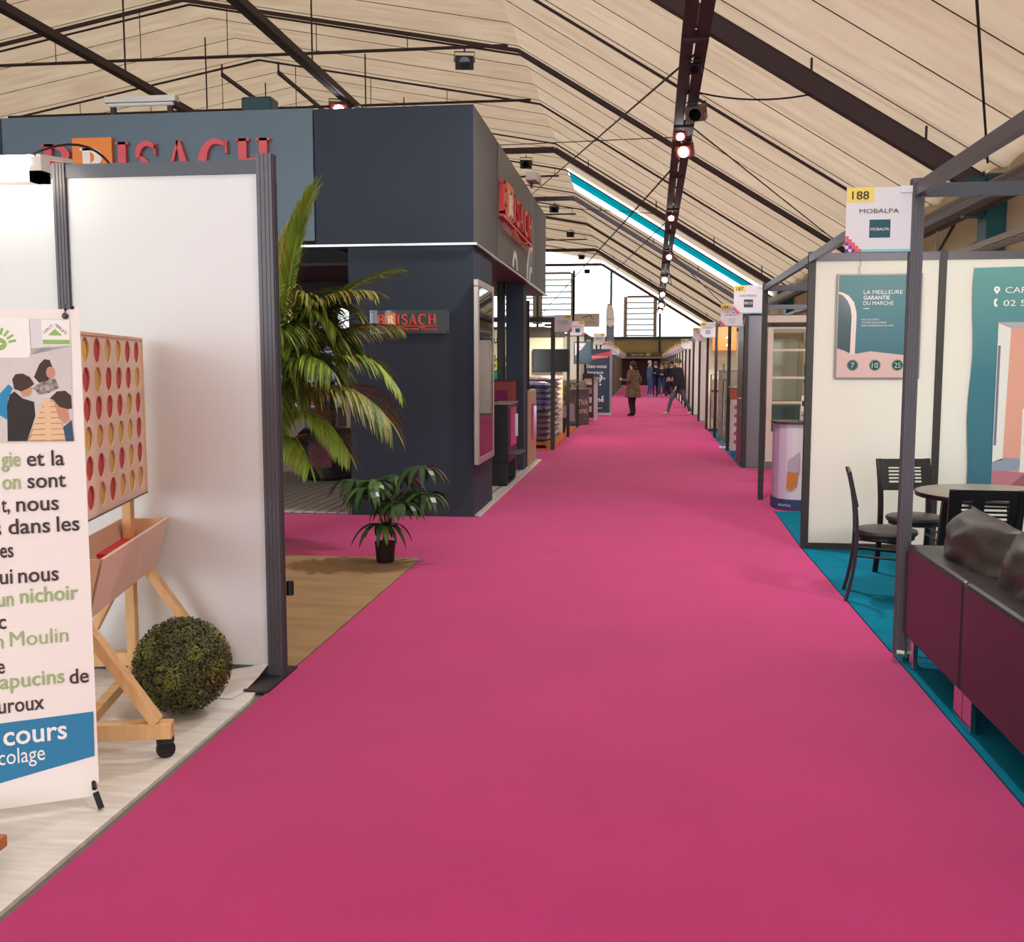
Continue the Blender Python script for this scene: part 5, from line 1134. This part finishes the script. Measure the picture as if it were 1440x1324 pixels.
bs = T('hanging_sign', 'wide pale grey sign with outline drawing and faint brown text', 'sign', (-1.76, 26.2, 2.54)); boxo('board', 0, .64, 0, .01, 0, .34, M('pale_sign', 'b9b4ac', .5), bs); text('mobilier', M('sign_tan', 'a0805a', .6), bs, .26, .10, -.003, width=.30); MB().bar((.2, -.003, .24), (.42, -.003, .30), .004, .02).bar((.42, -.003, .30), (.46, -.003, .20), .004, .02).build('drawing', M('dark_line', '4a4440', .6), bs)
for x in (.1, .54): MB().bar((x, .005, -.01), (x, .005, -.05), .02, .02).build('bracket', STEEL, bs)
MB().tube([(.6, .005, .34), (.62, .005, .60)], .006, 5).build('hanging_wire', STEEL, bs)
ru = T('rollup_banner', 'tall navy roll-up banner with red stripe and white question', 'banner', (-1.95, 33.0, .001)); boxo('cloth', 0, .90, 0, .012, .06, 2.1, M('navy_cloth', '2c3c54', .55), ru); boxo('base', -.02, .94, -.08, .1, 0, .07, SILV, ru); boxo('edge_bar', .88, .94, -.01, .02, .05, 2.12, M('edge_grey', '8a8890', .4), ru)
decal('stripe_print', M('crimson', 'cf3f5c', .5), ru, [(0, 1.70), (.88, 1.86), (.88, 2.03), (0, 1.84)]); text('BIENVENUE ICI', WLET, ru, .30, 1.82, -.004, width=.5)
for s, z, x, w_ in (('Êtes-vous', 1.50, .12, .66), ('heureux', 1.31, .18, .5), ('chez vous', 1.13, .14, .6), ('?', .95, .55, .10), ('home', .42, .18, .52)): text(s, WLET, ru, x, z, -.004, width=w_, bold=.01 if s == 'home' else 0)
text('www.home.fr', WLET, ru, .25, .2, -.004, width=.4); decal('logo_print', WLET, ru, [(.62, .58), (.70, .63), (.66, .52)], -.004)
dsp = T('leaflet_stand', 'dark leaflet stand beside the printed counter', 'rack', (-1.72, 29.4, .001)); boxo('body', 0, .32, 0, .25, .08, 1.35, M('dark_taupe', '3a3232', .5), dsp); boxo('side_panel', .32, .42, 0, .25, 0, 1.25, M('pale_mauve', 'b8a4ae', .5), dsp)
for k in range(4): boxo('leaflet', .04, .26, -.03, 0, .25 + k * .26, .42 + k * .26, M('leaf_%d' % k, ['c7b39c', 'd6cfc8', '8e7a70', 'cbbfae'][k], .5), dsp)
fg = T('feather_flag', 'grey and white feather flag standing above the far left stands', 'flag', (-1.62, 45, .001))
mb = MB(); pts = []
for i in range(13): z = 2.45 + 1.8 * i / 12; pts.append((.30 * (1 - max(0, (z - 3.85) / .4) ** 2) if z > 3.85 else .30, z))
mb.prism([(0, 2.45), (.33, 2.45), (.34, 3.6), (.31, 3.95), (.22, 4.2), (.12, 4.27), (.03, 4.2), (0, 4.0)], 0, .004); mb.build('cloth', M('flag_cloth', '777e98', .7, var=.35, scale=5, stretch=(1, 1, 6)), fg)
decal('flag_print', WLET, fg, [(0.01, 3.35), (.16, 3.25), (.32, 3.35), (.30, 3.9), (.21, 4.15), (.12, 4.22), (.04, 4.15), (.01, 4.0)]); text('DAKA', M('flag_blue', '4a5a8c', .6), fg, .03, 3.55, -.004, width=.24, bold=.014)
MB().tube([(0, 0, 0), (0, 0, 3.9), (.06, 0, 4.28)], .012, 6).build('pole', STEEL, fg); boxo('base', -.2, .2, -.2, .2, 0, .03, STEEL, fg)
for i, (x, y, c) in enumerate(((-1.72, 36.3, 'dfe2ee'), (-1.70, 37.9, 'cfd6ea'), (-1.75, 43.4, 'e2cfb0'), (-1.72, 47.0, 'c8b49c'))):
    t = T('rollup_banner', ['white roll-up banner just past the navy one', 'pale blue roll-up banner behind the white one', 'cream roll-up banner farther down the left row', 'tan roll-up banner farthest down the left row'][i], 'banner', (x - .5, y, .001)); boxo('cloth', 0, .6, 0, .01, .08, 2.05, M('rc_' + c, c, .6), t); boxo('base', 0, .6, -.06, .08, 0, .08, SILV, t)
    for z in (.6, 1.0, 1.5): decal('print', M('rc_ink', '7d86a4', .6), t, rect(.1, .5, z, z + .12))
for i, (x, y, c) in enumerate(((1.7, 30.8, 'd8d0d8'), (1.7, 34.6, 'e6dfe0'), (1.72, 38.0, 'c9bcc8'), (1.72, 42, 'eadfe0'))):
    t = T('rollup_banner', ['pale roll-up banner beside the walking man, nearest of four', 'white roll-up banner beyond the walking man', 'lilac roll-up banner farther down the right row', 'pinkish roll-up banner farthest down the right row'][i], 'banner', (x, y, .001)); boxo('cloth', 0, .6, 0, .01, .08, 2.05, M('rc_' + c, c, .6), t); boxo('base', 0, .6, -.06, .08, 0, .08, SILV, t)
    for z in (.6, 1.0, 1.5): decal('print', M('rc_ink2', 'a05a70', .6), t, rect(.1, .5, z, z + .1))

# ------------------------------------------------------------------ people
def person(label, loc, rz, J, cl, hair, group=None, coat=None, hairlong=False, shoes='201a1c'):
    """J: joint positions; continuous skinned body, hair and coat as children"""
    t = T('person', label, 'person', loc, rz, group)
    V = []; E_ = []; R_ = []; tagn = []
    def v(p, r): V.append(p); R_.append(r); return len(V) - 1
    def e(a, b, n): E_.append((a, b)); tagn.append(n)
    pel = v(J['pel'], .150); che = v(J['che'], .165); sho = v(J['sho'], .125); nec = v(J['nec'], .058); hd0 = v(J['hd0'], .088); hd1 = v(J['hd1'], .092)
    e(pel, che, 'top'); e(che, sho, 'top'); e(sho, nec, 'skin'); e(nec, hd0, 'skin'); e(hd0, hd1, 'skin')
    n_ = Vector(J['hd0']) + Vector((0, .105, .02)); k = v(tuple(n_), .018); e(hd0, k, 'skin')
    for s in ('L', 'R'):
        hp = v(J['hip' + s], .105); kn = v(J['kne' + s], .068); an = v(J['ank' + s], .048); to = v(J['toe' + s], .042)
        e(pel, hp, 'leg'); e(hp, kn, 'leg'); e(kn, an, 'leg'); e(an, to, 'shoe')
        sh = v(J['shl' + s], .068); el = v(J['elb' + s], .050); wr_ = v(J['wri' + s], .034)
        e(sho, sh, 'top'); e(sh, el, 'top'); e(el, wr_, 'top')
        d = (Vector(J['wri' + s]) - Vector(J['elb' + s])).normalized(); pc_ = Vector(J['wri' + s]) + d * .07; pm_ = v(tuple(pc_), .030); e(wr_, pm_, 'skin')
        sd = d.cross(Vector((0, 1, 0.2))).normalized()
        for q in range(4):
            o1 = pc_ + sd * (q - 1.5) * .021 + d * .035; o2 = o1 + d * (.045 - abs(q - 1.4) * .006) + Vector((0, .012, 0)); a = v(tuple(o1), .009); b = v(tuple(o2), .007); e(pm_, a, 'skin'); e(a, b, 'skin')
        th_ = v(tuple(pc_ - sd * .035 + Vector((0, .012, 0))), .009); e(wr_, th_, 'skin')
    me = bpy.data.meshes.new('body'); me.from_pydata(V, E_, []); ob = bpy.data.objects.new('body', me); C.objects.link(ob)
    sk = ob.modifiers.new('skin', 'SKIN'); sk.use_smooth_shade = True
    for i, d in enumerate(me.skin_vertices[0].data): d.radius = (R_[i] * (1.25 if i in (0, 1) else 1), R_[i] * (.8 if i in (0, 1, 2) else 1)); d.use_root = (i == 0)
    ss = ob.modifiers.new('sub', 'SUBSURF'); ss.levels = 1; ss.render_levels = 1
    bpy.context.view_layer.update(); nm = bpy.data.meshes.new_from_object(ob.evaluated_get(bpy.context.evaluated_depsgraph_get()))
    bpy.data.objects.remove(ob); bo_ = bpy.data.objects.new('body', nm); C.objects.link(bo_); bo_.parent = t
    key = ['top', 'leg', 'skin', 'shoe']; cc = [cl['top'], cl['leg'], cl.get('skin', 'c39a84'), shoes]
    nm.materials.clear()
    for k, c in zip(key, cc): nm.materials.append(M('cl_' + k + c, c, .8, var=.1, scale=12) if k != 'top' or not cl.get('pat') else M('pat_' + c, c, .8, col2=cl['pat'], scale=28))
    segs = [(Vector(V[a]), Vector(V[b]), n) for (a, b), n in zip(E_, tagn)]
    for p in nm.polygons:
        c = p.center; best = 1e9; bn_ = 'top'
        for a, b, n in segs:
            ab = b - a; u = max(0, min(1, (c - a).dot(ab) / ab.length_squared)); dd_ = (c - a - ab * u).length
            if dd_ < best: best = dd_; bn_ = n
        p.material_index = key.index(bn_); p.use_smooth = True
    h = Vector(J['hd1']); mb = MB(); mb.ball((h.x, h.y - .012, h.z + .008), .108, 14, 10, sc=(.92, 1.0, .98))
    if hairlong: mb.tube([(h.x, h.y - .04, h.z + .03), (h.x, h.y - .085, h.z - .10), (h.x, h.y - .08, h.z - .22)], .08, 10, rs=[.09, .095, .05])
    hr_ = mb.build('hair', M('hair_' + hair, hair, .8, var=.2), t, smooth=True)
    for s in (-1, 1):
        MB().ball((J['hd0'][0] + s * .033, J['hd0'][1] + .082, J['hd0'][2] + .045), .010, 8, 6).build('eye', M('eye_dark', '2a2220', .3), t)
        MB().ball((J['hd0'][0] + s * .092, J['hd0'][1] - .005, J['hd0'][2] + .02), .022, 8, 6, sc=(.4, .8, 1.2)).build('ear', M('ear_' + cl.get('skin', 'c39a84'), cl.get('skin', 'c39a84'), .7), t)
    if coat:
        mb = MB(); n = 20; prof = coat['prof']; vs = []
        for (z, rx, ry, oy) in prof:
            for i in range(n): a = 2 * PI * i / n; vs.append((rx * math.cos(a) * (1 + .03 * math.sin(5 * a)), oy + ry * math.sin(a), z))
        fs = [(k * n + i, k * n + (i + 1) % n, (k + 1) * n + (i + 1) % n, (k + 1) * n + i) for k in range(len(prof) - 1) for i in range(n)]
        mb.add(vs, fs).build(coat['name'], M('coat_' + coat['col'], coat['col'], .85, col2=coat['col2'], scale=14), t, smooth=True)
    return t
def joints(H_=1.75, step=0.0, stepR=None, arms='down', lean=0.0, bent=.3):
    k = H_ / 1.75; J = {}
    J['pel'] = (0, 0, .93 * k); J['che'] = (0, .02 + lean * .5, 1.20 * k); J['sho'] = (0, .01 + lean, 1.40 * k); J['nec'] = (0, .015 + lean, 1.50 * k); J['hd0'] = (0, .03 + lean, 1.575 * k); J['hd1'] = (0, .02 + lean, 1.655 * k)
    for s, g_ in (('L', -1), ('R', 1)):
        f = step * g_
        J['hip' + s] = (g_ * .095, 0, .86 * k); J['kne' + s] = (g_ * .10, f * .55 + (.05 if f else .015), .49 * k); J['ank' + s] = (g_ * .11, f - .01, .085 * k if f >= 0 else .11 * k); J['toe' + s] = (g_ * .125, f + .15, .042 if f >= 0 else .045)
        J['shl' + s] = (g_ * .195, .01 + lean, 1.40 * k)
        if arms == 'down': J['elb' + s] = (g_ * .25, -.03 + lean * .5 - f * .25, 1.12 * k); J['wri' + s] = (g_ * .25, .05 - f * .4, .88 * k)
        elif arms == 'fold': J['elb' + s] = (g_ * .25, .03, 1.12 * k); J['wri' + s] = (g_ * .06, .22, 1.14 * k)
        elif arms == 'pocket': J['elb' + s] = (g_ * .29, -.08, 1.13 * k); J['wri' + s] = (g_ * .19, .08, .93 * k)
    return J
Jw = joints(1.70, .04, arms='pocket'); Jw['wriL'] = (-.16, .30, 1.15)
person('woman in a brown leopard-patterned coat and black boots standing in the aisle', (-.31, 31.8, 0), .9, Jw, {'top': '5c4638', 'leg': '241c22'}, '3a2a24', coat={'name': 'coat', 'col': '6e5646', 'col2': '3f3029', 'prof': [(1.46, .12, .09, .01), (1.42, .22, .13, .01), (1.2, .235, .16, .02), (1.0, .23, .165, .0), (.8, .27, .20, 0), (.62, .30, .22, 0), (.6, .27, .19, 0)]}, hairlong=True, shoes='1c1418')
Jm = joints(1.80, .36, arms='down', lean=.05)
person('man in black jacket and grey jeans striding across the aisle', (1.14, 32.9, 0), PI / 2 + .25, Jm, {'top': '181a22', 'leg': '4a5364'}, '55504c', shoes='c6a896', coat={'name': 'jacket', 'col': '181a22', 'col2': '20222c', 'prof': [(1.52, .09, .08, .06), (1.47, .235, .14, .05), (1.25, .255, .17, .04), (1.02, .245, .175, .02), (.86, .245, .175, 0), (.85, .21, .15, 0)]})
grp = [((.30, 52.7), -1.2, 1.84, '4a5878', '39507c', 'b09a88', 'fold', 'd8c8c8', 'man in a blue-grey jacket and jeans at the left of the standing group'), ((.62, 53.3), .4, 1.80, '1c2030', '2c3a58', '6a564a', 'pocket', '2a2428', 'man in dark jacket half hidden second from left in the group'),
       ((.92, 53.0), PI, 1.74, '20243a', '34486a', '4a3a34', 'fold', 'd0c4c4', 'person in navy top with folded arms in the middle of the group'), ((1.22, 54.2), 1.9, 1.78, '22242e', '2a3446', '7a6a60', 'down', '2a2428', 'person in dark clothes at the back of the group'),
       ((1.42, 52.2), 2.6, 1.80, '16161c', '1c1e2a', '2a2422', 'pocket', 'b8b0b4', 'man all in black with grey lettering on his back, right of the group')]
for (x, y), rz, H_, tp, lg, hr, ar, sh, lab in grp:
    person(lab, (x, y, 0), rz, joints(H_, .03, arms=ar), {'top': tp, 'leg': lg}, hr, 'people chatting at the far end', shoes=sh)

# ------------------------------------------------------------------ prints, lenses and handles belong to the part that carries them
CARRY = {'lens': ('housing', 'lamp_head'), 'lamp': ('housing', 'lamp_head'), 'handle': ('leaf', 'glass_door', 'body'), 'lock': ('leaf',), 'caster_fork': ('foot_beam',), 'caster': ('foot_beam',), 'piping': ('cover',), 'eye': ('body',), 'ear': ('body',), 'leg_tip': (), 'screen': ('screen_frame',), 'pane': ('frame',), 'orange_square': ('plate',), 'standoff': ('plate',)}
PR = ('board', 'cloth', 'print', 'plate', 'slab', 'cover')
def base(n): return n.split('.')[0]
for root in [o for o in bpy.data.objects if o.parent is None and o.get('category')]:
    ch = list(root.children); byn = {}
    for c in ch: byn.setdefault(base(c.name), c)
    for c in ch:
        n = base(c.name); tg = None
        if n in CARRY:
            for q in CARRY[n]:
                if q in byn: tg = byn[q]; break
            if n in ('caster', 'caster_fork') and tg:
                fb = [k for k in ch if base(k.name) == 'foot_beam']; cx = sum(v.co.x for v in c.data.vertices) / len(c.data.vertices) + c.location.x
                tg = min(fb, key=lambda k: abs(k.data.vertices[0].co.x + .03 - cx))
        elif n.endswith('_print') or n.endswith('_label') or n.endswith('_symbol') or n in ('lettering', 'letter', 'underline', 'swoosh', 'badge', 'rule', 'stripe', 'drawing', 'blue_box', 'relief'):
            for q in PR:
                if q in byn: tg = byn[q]; break
            if tg is None and 'body' in byn: tg = byn['body']
        if tg is not None and tg is not c and not c.children:
            mbs = tg.matrix_basis.inverted() @ c.matrix_basis; c.parent = tg; c.matrix_parent_inverse = Matrix(); c.matrix_basis = mbs
